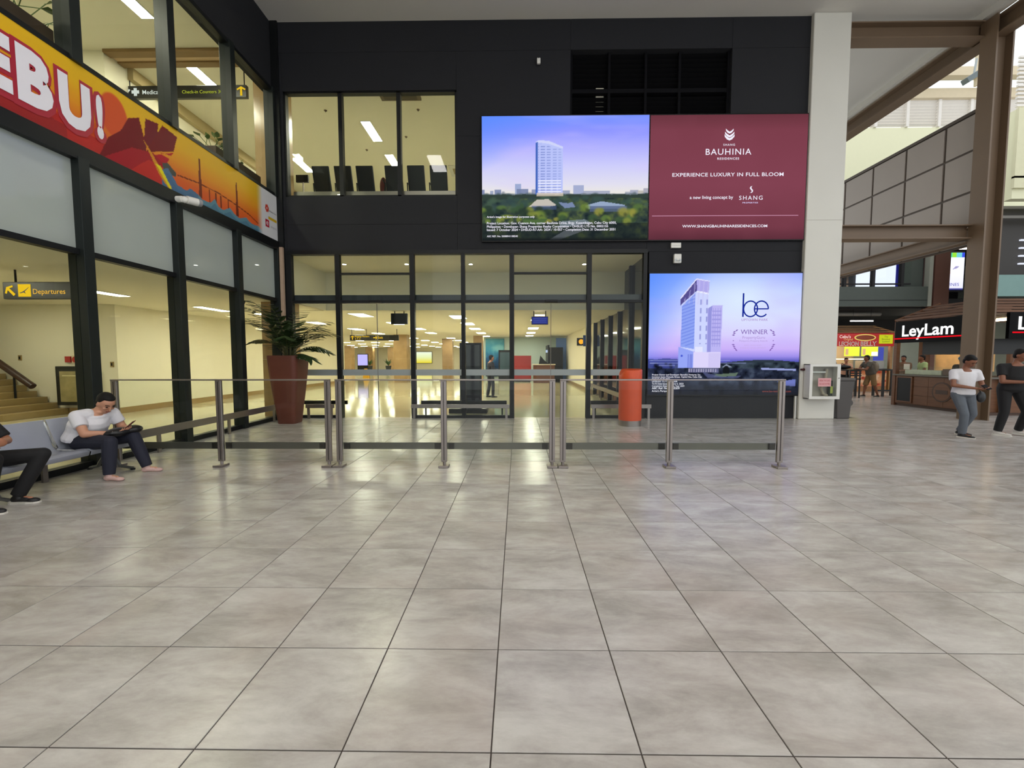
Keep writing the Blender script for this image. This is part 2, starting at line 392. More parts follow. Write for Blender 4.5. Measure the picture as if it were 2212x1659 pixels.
# ---- glass entrance
XS = [-5.95, -4.68, -2.74, -1.42, -0.155, 1.84, 3.27]
sf = sroot('window_2', (-1.3, 11.1, 0), 'black framed glass shopfront of the arrivals hall')
for i, x in enumerate(XS):
    w = 0.06 if i in (2, 4, 1, 5) else 0.05
    if i == 0: w = 0.075
    z0 = 0 if i != 3 else 0.0
    box('mullion', M_charL, sf, x - w, x + w, 11.03, 11.17, z0, 4.28, bevel=0.004)
box('head_rail', M_charL, sf, -6.02, 3.33, 11.02, 11.18, 4.26, 4.36)
box('transom', M_charL, sf, -6.0, 3.3, 11.04, 11.16, 3.01, 3.08)
for i in (1, 4): box('transom', M_charL, sf, XS[i], XS[i + 1], 11.05, 11.14, 3.74, 3.79)
for i in range(6):
    a, b = XS[i] + .06, XS[i + 1] - .06
    if i in (1, 4):
        MB().box(a, b, 11.09, 11.10, 3.79, 4.27).build('pane', G_clear, sf); MB().box(a, b, 11.09, 11.10, 3.08, 3.74).build('pane', G_clear, sf)
    else:
        MB().box(a, b, 11.09, 11.10, 3.08, 4.27).build('pane', G_clear, sf); MB().box(a, b, 11.09, 11.10, 0.07, 3.02).build('pane', G_clear, sf)
        box('sill_rail', M_charL, sf, a - .02, b + .02, 11.05, 11.15, 0.0, 0.075)
        MB().box(a, b, 11.078, 11.088, 1.125, 1.285).build('safety_strip', mat('grey_film_strip', (152, 160, 160), 0.5, var=0.02), sf)
M_film = MATS['grey_film_strip']
for n, i in ((1, 1), (2, 4)):
    d = sroot('door_%d' % n, ((XS[i] + XS[i + 1]) / 2, 11.1, 0), 'pair of frameless sliding glass doors')
    a, b = XS[i] + .06, XS[i + 1] - .06; m_ = (a + b) / 2 + 0.02
    for s, (p, q) in enumerate(((a, m_ - .006), (m_ + .006, b))):
        leaf = MB().box(p, q, 11.115, 11.127, 0.02, 3.0).build('door_leaf', G_clear, d)
        MB().box(p, q, 11.102, 11.112, 1.125, 1.285).build('safety_strip', M_film, leaf)
    box('edge_seal', mat('grey_seal', (110, 105, 96), 0.5), d, m_ - .008, m_ + .008, 11.11, 11.132, 0.02, 3.0)
    box('operator_housing', mat('door_operator', (45, 48, 56), 0.35), d, XS[i], XS[i + 1], 11.2, 11.34, 3.06, 3.24)
    box('sensor', M_black, d, m_ - .16, m_ + .16, 10.98, 11.04, 3.02, 3.08, bevel=.01)
for i in (0, 2, 3, 5): box('header_housing', MATS['door_operator'], sf, XS[i], XS[i + 1], 11.2, 11.34, 3.06, 3.24)

# ---- left facade
YS = [1.1, 2.76, 4.41, 6.07, 7.76, 9.41, 10.98]
lf = sroot('window_1', (-6.25, 6, 0), 'tall black framed glass facade under the printed banner')
ug = sroot('window_3', (-6.25, 6, 5.72), 'upper floor glazing above the printed banner')
box('beam', M_charL, lf, -6.36, -6.14, -3, 11.04, 4.36, 4.57)
box('transom', M_charL, lf, -6.31, -6.19, -3, 11.0, 3.045, 3.125)
box('sill_rail', M_charL, lf, -6.32, -6.18, -3, 11.0, 0.0, 0.09)
box('sill_rail', M_charL, ug, -6.33, -6.17, -3, 11.0, 5.70, 5.77)
box('head_rail', M_charL, ug, -6.33, -6.17, -3, 11.0, 8.28, 8.36)
for i, y in enumerate(YS):
    w = 0.075
    box('mullion', mat('green_black_frame', (27, 32, 31), 0.4, var=0.08, spec=.3), lf, -6.37, -6.13, y - w, y + w, 0, 4.4, bevel=.004)
    box('mullion', MATS['green_black_frame'], ug, -6.37, -6.13, y - w, y + w, 5.7, 8.36, bevel=.004)
    a = YS[i - 1] + w if i else -3; b = y - w
    MB().box(-6.256, -6.246, a, b, .09, 3.045).build('pane', G_clear, lf); MB().box(-6.256, -6.246, a, b, 3.125, 4.36).build('pane', G_frost, lf, ).__setitem__('label', 'milky frosted pane')
    MB().box(-6.256, -6.246, a, b, 5.77, 8.28).build('pane', G_clear, ug)
wl = sroot('wall_left', (-6.3, 4, 0), 'charcoal wall bands above and between the left glazing')
MB().box(-6.5, -6.22, -9, 11.3, 8.36, 10).build('panel', M_char, wl); MB().box(-6.5, -6.22, -9, 11.3, 4.57, 5.70).build('panel', M_char, wl)
MB().box(-6.5, -6.22, -9, -3, 0, 10).build('panel', M_char, wl)
struct('trim_7', MB().box(-6.21, -6.03, 11.0, 11.05, 4.4, 10).box(-6.21, -6.03, 11.0, 11.28, 0, 4.4), M_charL, label='black corner post between the glass walls')
t1 = sroot('trim_1', (-6.05, 11.03, 0), 'pinkish stone corner strip between the two glass walls')
box('strip', mat('pink_stone', (176, 150, 128), 0.5, var=0.1, scale=9), t1, -6.115, -6.03, 10.93, 11.0, 0.0, 4.42)

# ---- white column and strip beside it
colw = sroot('column_1', (7.72, 11.1, 0), 'thick white painted column beside the wall of screens')
MB().box(7.25, 8.16, 10.95, 11.7, 0, 10.0).build('shaft', M_whitecol, colw, bevel=0.02)
box('joint_line', mat('column_joint', (180, 176, 166), 0.7), colw, 7.25, 8.16, 10.947, 10.95, 5.03, 5.04)
t2 = sroot('trim_2', (7.33, 10.95, 0), 'thin white plastic corner strip beside the column')
box('strip', mat('white_plastic', (222, 222, 216), 0.4, var=0.02), t2, 7.18, 7.21, 11.0, 11.05, 0, 0.66)

# ---- steel frame at the open right side
def ibeam_x(root, x0, x1, y0, y1, z0, z1, t=0.03):
    ym = (y0 + y1) / 2
    box('flange', M_brown, root, x0, x1, y0, y1, z1 - t, z1); box('flange', M_brown, root, x0, x1, y0, y1, z0, z0 + t)
    box('web', M_brown, root, x0, x1, ym - .015, ym + .015, z0 + t, z1 - t)
def ibeam_y(root, y0, y1, x0, x1, z0, z1, t=0.03):
    xm = (x0 + x1) / 2
    box('flange', M_brown, root, x0, x1, y0, y1, z1 - t, z1); box('flange', M_brown, root, x0, x1, y0, y1, z0, z0 + t)
    box('web', M_brown, root, xm - .015, xm + .015, y0, y1, z0 + t, z1 - t)
sc = sroot('steel_column', (11.6, 10.9, 0), 'tall brown steel column of H section')
box('flange', M_brown, sc, 11.40, 11.44, 10.70, 11.08, 0, 9.76); box('flange', M_brown, sc, 11.79, 11.83, 10.70, 11.08, 0, 9.76)
box('web', M_brown, sc, 11.44, 11.79, 10.87, 10.90, 0, 9.76)
sb = sroot('steel_beam', (9.8, 10.9, 9.2), 'upper brown steel beam between white column and steel column'); ibeam_x(sb, 8.16, 11.6, 10.97, 11.32, 9.40, 9.79)
sb = sroot('steel_beam', (9.8, 10.9, 4.5), 'lower brown steel beam between white column and steel column'); ibeam_x(sb, 8.16, 11.42, 10.97, 11.3, 4.57, 4.92)
sb = sroot('steel_beam', (11.6, 14, 9.2), 'brown steel beam running back under the roof opening'); ibeam_y(sb, 11.08, 19, 11.42, 11.8, 9.32, 9.74)
sb = sroot('steel_beam', (11.6, 5, 9.2), 'brown steel beam coming forward from the steel column'); ibeam_y(sb, -6, 11.1, 11.46, 11.78, 9.32, 9.74)
sb = sroot('steel_beam', (11.6, 14, 4.4), 'brown steel beam running back below the grey panels'); ibeam_y(sb, 11.08, 19, 11.36, 11.6, 4.5, 4.86)
# grey cladding panels behind the column
wp = sroot('wall_right', (11.85, 14, 4), 'parapet of square grey cladding panels')
M_clad = mat('grey_cladding', (160, 150, 142), 0.55, var=0.04, scale=1.2); M_joint = mat('clad_joint', (84, 74, 66), 0.6)
box('backing', M_joint, wp, 11.86, 12.0, 11.1, 19, 4.52, 7.93)
yj = [11.1, 12.24, 13.43, 14.63, 15.83, 17.03, 19]; zj = [4.52, 4.92, 5.90, 6.96, 7.90]
for a, b in zip(yj, yj[1:]):
    for c, d in zip(zj, zj[1:]): MB().box(11.83, 11.862, a + .035, b - .035, c + .03, d - .03).build('panel', M_clad, wp)
box('coping', M_joint, wp, 11.81, 12.02, 11.1, 19, 7.90, 7.98)
# ================================================================== LOWER ROOMS BEHIND THE GLASS
M_polish = mat('polished_beige_floor', (204, 194, 164), 0.09, var=0.06, scale=1.5, bump=.05, bscale=3.5)
M_bluewall = mat('pale_blue_wall', (186, 204, 200), 0.6, var=0.03)
L_room = emis('room_lamp_diffuser', (255, 250, 228), ROOM_LAMP)
L_up = emis('upstairs_lamp_diffuser', (254, 250, 228), UP_LAMP)
L_spot = emis('downlight_lens', (255, 248, 235), 30.0)
struct('floor_inner', MB().box(-16, -6.4, -3, 11.12, -0.2, -0.001).box(-16, 3.5, 11.12, 31, -0.2, -0.001).box(-35, 3.5, 31, 62, -0.2, -0.001), M_polish, label='polished beige stone floor of the arrivals hall')
struct('wall_inner_left', MB().box(-11.6, -11.4, 12.1, 27.7, 0, 3.1), M_cream, label='cream plastered wall beside the arrivals hall')
struct('wall_stair_back', MB().box(-16, -11.4, 11.9, 12.1, 0, 3.1), M_cream, label='cream plastered wall behind the stairs')
struct('wall_stair_side', MB().box(-16.2, -16, -3, 12.1, 0, 3.1), M_cream, label='cream side wall of the stair room')
struct('wall_stair_near', MB().box(-16.2, -6.5, -3.2, -3, 0, 3.1), M_cream, label='cream near wall of the stair room')
struct('baseboard_left', MB().box(-16, -11.38, 11.87, 11.9, 0, 0.17).box(-11.4, -11.37, 11.87, 27.7, 0, 0.17), M_base, label='brown skirting along the cream walls')
struct('wall_inner_right', MB().box(3.35, 3.55, 18.5, 31, 0, 3.1), M_cream, label='cream wall at the right of the arrivals hall')
struct('baseboard_right', MB().box(3.32, 3.35, 18.5, 31, 0, 0.15), M_base, label='brown skirting at the right of the arrivals hall')
struct('wall_inner_back', MB().box(-3.0, 3.5, 31, 31.2, 0, 3.1), M_bluewall, label='pale blue end wall of the arrivals hall')
struct('wall_far', MB().box(-35, -3, 62, 62.2, 0, 3.1).box(-3.2, -3.0, 31.2, 62, 0, 3.1).box(-35.2, -35, 27.5, 62, 0, 3.1).box(-35, -11.6, 27.5, 27.7, 0, 3.1), M_cream, label='distant cream walls of the baggage hall')
struct('ceiling_inner', MB().box(-16.2, -6.4, -3, 11.4, 3.1, 3.3).box(-16.2, -6.15, 11.4, 13.5, 3.1, 3.3).box(-11.6, 3.55, 13.6, 31.2, 3.1, 3.3).box(-35.2, -3, 31.2, 62.2, 3.1, 3.3).box(-35.2, -11.6, 27.5, 31.2, 3.1, 3.3), M_creamc, label='low cream ceiling of the arrivals hall')
struct('ceiling_lobby', MB().box(-6.2, 3.5, 11.3, 13.6, 4.28, 4.45), M_creamc, label='higher ceiling just inside the glass entrance')
struct('trim_3', MB().box(-6.2, 3.4, 13.5, 13.62, 3.1, 4.28).box(-6.2, -6.1, 11.35, 13.5, 3.1, 4.28), M_creamc, label='downstand bulkhead across the entrance lobby')

def lamp_panel(x, y, z, w, d, m, label, group, near=True):
    t = thing('ceiling_light', label, 'ceiling light', (x, y, z), group)
    box('diffuser', m, t, x - w / 2, x + w / 2, y - d / 2, y + d / 2, z - 0.012, z - 0.002)
    if near:
        mb = MB(); e = 0.02
        mb.box(x - w / 2 - e, x - w / 2, y - d / 2 - e, y + d / 2 + e, z - .015, z - .001).box(x + w / 2, x + w / 2 + e, y - d / 2 - e, y + d / 2 + e, z - .015, z - .001)
        mb.box(x - w / 2, x + w / 2, y - d / 2 - e, y - d / 2, z - .015, z - .001).box(x - w / 2, x + w / 2, y + d / 2, y + d / 2 + e, z - .015, z - .001)
        mb.build('frame', M_white, t)
    return t
ORD = ('first', 'second', 'third', 'fourth', 'fifth', 'sixth', 'seventh', 'eighth')
for q_, y in enumerate((15.7, 18.7, 21.9, 25.5, 29.2)): lamp_panel(-2.2, y, 3.1, 0.5, 1.15, L_room, ORD[q_] + ' light panel from the entrance in the row above the guard', 'light row above the guard')
for q_, y in enumerate((16.5, 21.6, 25.5, 28.7)): lamp_panel(0.78, y, 3.1, 0.5, 1.15, L_room, ORD[q_] + ' light panel from the entrance in the row above the counter', 'light row above the counter')
for q_, (x, y) in enumerate(((-5.5, 14.9), (-5.3, 18.4), (-5.1, 21.9), (-5.2, 25.4), (-8.7, 14.8), (-8.6, 18.2), (-8.4, 22.0), (-8.5, 25.8))):
    lamp_panel(x, y, 3.1, 0.5, 1.15, L_room, ORD[q_ % 4] + ' light panel from the entrance in the row ' + ('beside the hanging monitor' if q_ < 4 else 'along the cream wall'), 'lights near the cream wall')
for q_, (x, y) in enumerate(((-9.6, 9.7), (-9.6, 6.0), (-9.6, 2.4), (-13.2, 9.7), (-13.2, 6.0), (-13.2, 2.4), (-9.4, 13.0))):
    lamp_panel(x, y, 3.1, 0.3, 1.2, L_room, 'light panel in the ceiling beside the marble corner column' if q_ == 6 else ORD[q_ % 3] + ' light panel from the stair wall in the row ' + ('beside the glass' if q_ < 3 else 'above the stairs'), 'lights of the stair room')
lp = lamp_panel(-25, 32, 3.1, 0.55, 0.75, L_room, 'small distant light panel in the baggage hall ceiling', 'baggage hall lights', near=False)
for i in range(8):
    for j in range(7):
        if i or j: copy_tree(lp, (-25 + i * 2.85, 32 + j * 4.2, 3.1))
for x, y in ((-4.98, 12.25), (-3.19, 12.27), (-1.35, 12.3), (1.91, 12.36)):
    t = thing('downlight', 'small round downlight in the lobby ceiling', 'downlight', (x, y, 4.28), 'lobby downlights')
    MB().cyl((x, y, 4.278), (x, y, 4.262), 0.05, n=16).build('lens', L_spot, t); MB().cyl((x, y, 4.2795), (x, y, 4.268), 0.075, 0.07, n=20).build('ring', M_white, t)

# marble columns
def mcol(x0, x1, y0, y1, z1, label, grp=None):
    t = sroot('column_2', ((x0 + x1) / 2, (y0 + y1) / 2, 0), label)
    zs = np.linspace(0, z1, 5)
    for a, b in zip(zs, zs[1:]): MB().box(x0, x1, y0, y1, a + .003, b).build('slab', M_marble, t)
mcol(-6.92, -6.17, 11.4, 11.95, 3.1, 'brown marble column in the glass corner'); box('slab', M_marble, [o for o in bpy.data.objects if o.name.startswith('column_2')][-1], -6.92, -6.21, 11.4, 11.95, 3.1, 9.3)
mcol(-8.0, -7.15, 27.2, 28.0, 3.1, 'brown marble column beside the hanging sign'); mcol(-5.9, -5.1, 33, 33.8, 3.1, 'brown marble column behind the black display')
mcol(-3.0, -2.35, 28.6, 29.2, 3.1, 'pale marble column beside the guard')
mcol(-21.6, -20.2, 51, 52.2, 3.1, 'wide distant marble column'); mcol(-20.6, -19.6, 57, 58, 3.1, 'distant marble column'); mcol(-17.9, -17.1, 58, 59, 3.1, 'narrow distant marble column')

# dark glazed partition at the right of the lobby
pt = sroot('window_5', (3.35, 14.8, 0), 'dark glazed shop partition at the right of the lobby')
M_dark = mat('dark_shop_glass', (24, 22, 20), 0.06, var=0.3, scale=2)
for k, y in enumerate((11.2, 12.6, 14.0, 15.4, 16.9, 18.4)):
    box('mullion', M_charL, pt, 3.28, 3.42, y, y + .12, 0, 3.1 if y > 13.5 else 4.28)
    if k < 5: box('pane', M_dark, pt, 3.36, 3.38, y + .12, (12.6, 14.0, 15.4, 16.9, 18.4)[k], 0.05, 3.1 if y > 13.4 else 4.28)
box('wall_infill', mat('umber_wall', (70, 52, 38), 0.6), pt, 3.4, 3.5, 11.2, 18.5, 0, 4.4)
hr = thing('crash_rail', 'pale steel crash rail along the dark shop glass', 'rail', (3.15, 14, 0))
box('rail', M_steel, hr, 3.12, 3.18, 11.6, 18.3, 0.36, 0.50)
for y in (12, 14, 16, 18): box('post', M_steel, hr, 3.13, 3.17, y, y + .05, 0, .36)

# things in the arrivals hall
M_sign = mat('black_sign', (14, 13, 12), 0.35, var=0.05); E_yel = emis('yellow_sign_print', (255, 205, 40), 1.0); E_wht = emis('white_sign_print', (235, 240, 235), 0.9); E_grn = emis('lime_sign_print', (205, 215, 60), 0.8)
tt = thing('display_totem', 'tall black display totem standing behind the glass on a low plinth', 'display', (-1.45, 12.25, 0))
box('plinth', M_black, tt, -1.98, -0.88, 12.0, 12.5, 0, 0.13, bevel=.015); MB().box(-1.68, -1.05, 12.2, 12.32, 0.13, 2.02).build('housing', M_black, tt, bevel=.012)
box('screen', mat('dead_screen', (8, 8, 10), 0.12), tt, -1.63, -1.10, 12.195, 12.2, 0.35, 1.96)
def hanging(name, label, cat, x0, x1, y, z0, z1, zc, rods, m=M_sign, group=None, thick=0.1):
    t = thing(name, label, cat, ((x0 + x1) / 2, y, z0), group)
    MB().box(x0, x1, y, y + thick, z0, z1).build('panel', m, t, bevel=.01)
    for r in rods: MB().cyl((r, y + thick / 2, z1 - .01), (r, y + thick / 2, zc), 0.015, n=8).build('rod', M_black, t)
    return t
hanging('hanging_monitor', 'black hanging monitor seen from behind the entrance glass', 'monitor', -4.12, -3.58, 13.75, 2.68, 3.03, 3.1, (-4.0, -3.7))
bm_ = hanging('hanging_monitor', 'blue lit hanging monitor over the entrance door', 'monitor', 0.44, 0.98, 13.75, 2.66, 2.92, 3.1, (0.52, 0.9), mat('monitor_case', (20, 22, 40), 0.4))
box('screen', emis('blue_screen', (28, 40, 150), 0.8), bm_, 0.46, 0.96, 13.742, 13.75, 2.68, 2.90)
box('lamp', emis('monitor_tube', (255, 235, 215), 6), bm_, 0.55, 0.87, 13.76, 13.8, 2.94, 2.98)
for k in range(3): box('text_line', emis('blue_text', (90, 110, 210), 0.7), bm_, 0.5, 0.92, 13.74, 13.742, 2.73 + k * .055, 2.745 + k * .055)
hs = hanging('hanging_sign', 'black hanging sign with yellow baggage and exit arrows', 'sign', -8.75, -6.2, 22, 2.50, 2.79, 3.1, (-8.66, -7.9, -6.3))
text('Baggage Reclaim', 'lettering', E_yel, hs, (-8.48, 22, 2.68), width=.75, bold=.01); text('4, 5, 6', 'lettering', E_yel, hs, (-8.48, 22, 2.55), height=.08, bold=.01)
text('Exit', 'lettering', E_yel, hs, (-7.28, 22, 2.60), height=.12, bold=.01)
def arrow(parent, c, d, s, m, y):
    d = Vector((d[0], 0, d[1])).normalized(); n = Vector((-d.z, 0, d.x)); c = Vector((c[0], y, c[1])); w = s * .12
    tip = c + d * s * .5; tail = c - d * s * .5
    pts = [tail - n * w, tip - d * s * .25 - n * w * .9, tip - d * s * .42 - n * s * .42, tip - d * s * .28 - n * s * .5, tip, tip - d * s * .28 + n * s * .5, tip - d * s * .42 + n * s * .42, tip - d * s * .25 + n * w * .9, tail + n * w]
    pts = [p if True else p for p in pts]
    return MB().prism(pts, (0, -0.003, 0)).build('arrow', m, parent)
arrow(hs, (-8.61, 2.65), (0, 1), .2, E_yel, 21.998); arrow(hs, (-7.42, 2.65), (1, 0), .2, E_yel, 21.998)
for x in (-7.6, -6.75): box('divider', mat('sign_divider', (70, 60, 40), .5), hs, x, x + .012, 21.996, 22, 2.53, 2.76)
# counter group at the end wall
ct = thing('service_counter', 'dark wooden service counter in front of the pale end wall', 'counter', (1.7, 27, 0))
M_dwood = mat('dark_red_wood', (92, 52, 34), 0.4, var=0.2, scale=4, stretch=(1, 1, 6))
box('body', M_dwood, ct, 1.0, 2.35, 27, 27.6, 0, 1.15, bevel=.01); box('top', mat('pale_top', (205, 195, 175), 0.4), ct, 0.95, 2.4, 26.95, 27.65, 1.15, 1.2)
rp = thing('red_partition', 'plain red partition panel beside the service counter', 'partition', (0.1, 28.5, 0))
box('panel', mat('red_panel', (150, 34, 36), 0.5), rp, -0.55, 0.9, 28.5, 28.58, 0.1, 1.75); box('foot', M_black, rp, -0.5, 0.85, 28.4, 28.68, 0, 0.1)
bk = thing('booth', 'black walled booth with glass front behind the counter', 'booth', (2.6, 29.5, 0))
box('side_panel', M_black, bk, 2.0, 2.1, 28.2, 30.4, 0, 2.45); box('front_panel', M_black, bk, 2.1, 3.0, 28.2, 28.3, 0, 2.3); box('screen', emis('booth_screen', (200, 215, 255), 1.0), bk, 1.86, 1.98, 28.15, 28.2, 1.95, 2.12)
mn = thing('computer_monitor', 'black computer monitor tilted on the wooden counter', 'monitor', (1.6, 27.2, 1.2))
MB().prism([(1.35, 27.25, 1.2), (2.0, 27.25, 1.2), (1.7, 27.25, 1.45), (1.45, 27.25, 1.75)], (0, .05, 0)).build('shell', M_black, mn); box('base', M_black, mn, 1.5, 1.8, 27.2, 27.4, 1.2, 1.23)
sp = thing('wall_poster', 'tall blue seascape poster at the end of the hall', 'poster', (-1.8, 30.9, 0.2))
P = Paint(40, 70); P.grad([(0, (90, 160, 180)), (0.3, (60, 140, 175)), (0.5, (30, 90, 140)), (0.7, (22, 60, 100)), (1, (25, 45, 60))]); P.ell(.75, .25, .5, .12, (150, 200, 205), .7, .6); P.blend((P.noise(6, 10, 3) - .5) * 1.5, (120, 185, 200))
box('board', M_black, sp, -2.35, -1.0, 30.93, 30.98, 0.25, 3.0); picture('print', P.a, pic_mat('poster_print'), sp, (-2.35, 30.92, 0.25), (1, 0, 0), (0, 0, 1), 1.35, 2.75)
kb = thing('kiosk_cabinet', 'dark cabinet in front of the seascape poster', 'cabinet', (-0.8, 29.8, 0)); box('body', M_black, kb, -1.35, -0.45, 29.6, 30, 0, 2.15, bevel=.02); box('glass_front', mat('cabinet_glass', (60, 80, 90), .1), kb, -1.25, -0.55, 29.585, 29.6, .4, 2.0)
bx = thing('wall_sign', 'small sign with a glowing orange symbol on the cream wall', 'sign', (3.2, 20.5, 2.3)); box('panel', M_black, bx, 2.85, 3.33, 20.5, 20.56, 2.18, 2.55); MB().cyl((3.05, 20.49, 2.37), (3.05, 20.5, 2.37), .12, n=14).build('symbol', emis('orange_symbol', (255, 170, 30), 1.3), bx)
b2 = thing('wall_sign', 'blue projecting sign on the cream wall', 'sign', (3.3, 19.4, 2.2)); box('panel', mat('blue_panel', (30, 70, 140), .4), b2, 2.98, 3.34, 19.4, 19.46, 2.12, 2.62)
bl = thing('roll_up_banner', 'tall blue roll-up banner against the cream wall', 'banner', (3.0, 28.9, 0)); box('sheet', mat('blue_sheet', (95, 130, 205), .5), bl, 2.6, 3.3, 28.9, 28.93, 0.1, 2.95); box('foot', M_black, bl, 2.6, 3.3, 28.8, 29.05, 0, .1)
ws = thing('wall_screen', 'bright yellow and white screen on the far cream wall', 'screen', (-13, 61.9, 1.3))
P = Paint(30, 20); P.grad([(0, (245, 250, 235)), (0.5, (235, 240, 180)), (1, (240, 215, 60))]); picture('display', P.a, pic_mat('far_screen', 1.2), ws, (-14.9, 61.88, 0.9), (1, 0, 0), (0, 0, 1), 2.3, 1.6); box('case', M_black, ws, -14.95, -12.55, 61.9, 61.99, .85, 2.55)
w2 = thing('wall_screen', 'violet lit screen at the end of the cream left wall', 'screen', (-11.6, 33, 1)); box('display', emis('violet_screen', (190, 180, 255), 1.3), w2, -13.3, -12.5, 35, 35.05, 1.0, 1.9); box('case', M_black, w2, -13.35, -12.45, 35.05, 35.12, .2, 1.95)
yb = thing('wet_floor_sign', 'yellow folding floor sign at the end of the cream wall', 'sign', (-12.3, 34, 0)); MB().prism([(-12.55, 34, 0), (-12.05, 34, 0), (-12.2, 34, .75), (-12.4, 34, .75)], (0, .05, 0)).build('board', mat('yellow_board', (220, 165, 30), .5), yb); MB().prism([(-12.55, 34.3, 0), (-12.05, 34.3, 0), (-12.2, 34.06, .75), (-12.4, 34.06, .75)], (0, .03, 0)).build('back_board', MATS['yellow_board'], yb)
# distant potted plants and a blue mat between the columns
M_leaf = mat('leaf_green', (62, 92, 48), 0.5, var=0.3, scale=10); M_pot2 = mat('dark_pot', (52, 56, 60), .5)
for x in (-22.3 + 2.6, -17.2):
    t = thing('potted_plant', 'distant bushy potted plant standing between marble columns', 'plant', (x, 56, 0), 'distant potted plants')
    MB().cyl((x, 56, 0), (x, 56, .6), .3, .4, 12).build('pot', M_pot2, t)
    mb = MB(); R = random.Random(4)
    for k in range(26):
        a = R.random() * 6.3; l = .6 + R.random() * .7; d = Vector((cos(a), sin(a), 1.2 + R.random())).normalized(); p = Vector((x, 56, .6)); s = Vector((-d.y, d.x, 0)).normalized() * .09
        mb.add([p, p + d * l * .5 + s, p + d * l + Vector((0, 0, -.1)), p + d * l * .5 - s], [(0, 1, 2, 3)])
    mb.build('foliage', M_leaf, t)

# ---- stair room at the far left
st = thing('staircase', 'beige stone stairs rising along the cream wall', 'stairs', (-13.5, 10.9, 0))
M_step = mat('beige_step', (150, 128, 84), .5, var=.1)
for k in range(9): box('step', M_step, st, -12.85 - .29 * k - (1.9 if k < 3 else .6), -12.85 - .29 * k, 10.3, 11.85, .165 * k, .165 * (k + 1), bevel=.01)
hd = thing('handrail', 'dark brown sloping handrail above the stairs', 'handrail', (-13.6, 11.3, 1))
MB().tube([(-13.2, 11.3, .82), (-14.1, 11.3, 1.47), (-15.6, 11.3, 2.5)], .085, 12).build('rail', mat('dark_brown_rail', (52, 30, 22), .4), hd, smooth=True)
for x, z in ((-13.7, 1.15), (-14.9, 2.0)): MB().cyl((x, 11.3, max(0.1, z - 1.0)), (x, 11.3, z), .025, n=8).build('baluster', M_black, hd)
hc = thing('hose_cabinet', 'black framed hose cabinet on the cream wall beyond the glass', 'cabinet', (-12.45, 11.85, .3))
MB().box(-13.0, -11.93, 11.7, 11.87, .26, 1.36).build('case', mat('black_green_frame', (26, 28, 24), .4), hc, bevel=.01); box('glass_door', mat('hose_cabinet_glass', (150, 138, 96), .15, var=.3, scale=5), hc, -12.88, -12.05, 11.69, 11.70, .36, 1.22); box('label_bar', mat('pale_bar', (200, 188, 140), .5), hc, -12.8, -12.1, 11.685, 11.69, 1.08, 1.11)
fa = thing('fire_alarm', 'small red fire alarm station above the hose cabinet', 'alarm', (-12.6, 11.85, 1.5)); box('call_point', mat('alarm_red', (170, 50, 44), .4), fa, -12.86, -12.7, 11.84, 11.9, 1.47, 1.64); box('plate', mat('alarm_plate', (205, 190, 160), .5), fa, -12.68, -12.42, 11.86, 11.9, 1.44, 1.66); MB().cyl((-12.56, 11.83, 1.55), (-12.56, 11.86, 1.55), .085, n=16).build('bell', MATS['alarm_red'], fa)
for x, z, l in ((-14.2, 1.6, 'small brown wall switch above the stairs'), (-11.55, 1.41, 'small brown wall switch near the wall corner')):
    t = thing('wall_switch', l, 'switch', (x, 11.88, z)); box('plate', mat('switch_plate', (150, 125, 80), .5), t, x - .045, x + .045, 11.875, 11.9, z - .075, z + .075); box('rocker', M_black, t, x - .02, x + .02, 11.868, 11.875, z - .04, z + .04)
ds = hanging('hanging_sign', 'black hanging sign reading Departures with yellow plane symbol', 'sign', -8.82, -7.3, 7.2, 2.595, 2.885, 3.1, (-8.64, -7.55))
text('Departures', 'lettering', emis('amber_sign_print', (240, 185, 70), 1.2), ds, (-8.29, 7.2, 2.68), width=.56)
box('symbol_tile', E_yel, ds, -8.545, -8.33, 7.194, 7.2, 2.635, 2.845); arrow(ds, (-8.68, 2.73), (-1, 1), .19, E_yel, 7.197)
MB().prism([(-8.52, 7.192, 2.70), (-8.47, 7.192, 2.715), (-8.42, 7.192, 2.745), (-8.36, 7.192, 2.79), (-8.345, 7.192, 2.80), (-8.38, 7.192, 2.765), (-8.43, 7.192, 2.72), (-8.41, 7.192, 2.685), (-8.45, 7.192, 2.705), (-8.5, 7.192, 2.69)], (0, -.003, 0)).build('plane_symbol', M_sign, ds)
cd = thing('dome_camera', 'small black dome camera under the ceiling near the marble column', 'camera', (-7.3, 11.2, 3.1)); MB().cyl((-7.3, 11.2, 3.1), (-7.3, 11.2, 3.06), .08, n=16).build('mount', M_black, cd); MB().ell((-7.3, 11.2, 3.05), .065, .065, .065).build('dome', M_black, cd, smooth=True)
es = thing('exit_sign', 'small pale lit sign on the cream wall', 'sign', (-11.3, 17.3, 2.4)); box('face', emis('pale_exit', (190, 230, 220), 1.1), es, -11.38, -11.34, 17.2, 17.5, 2.55, 2.75); box('case', M_white, es, -11.4, -11.38, 17.15, 17.55, 2.52, 2.78)

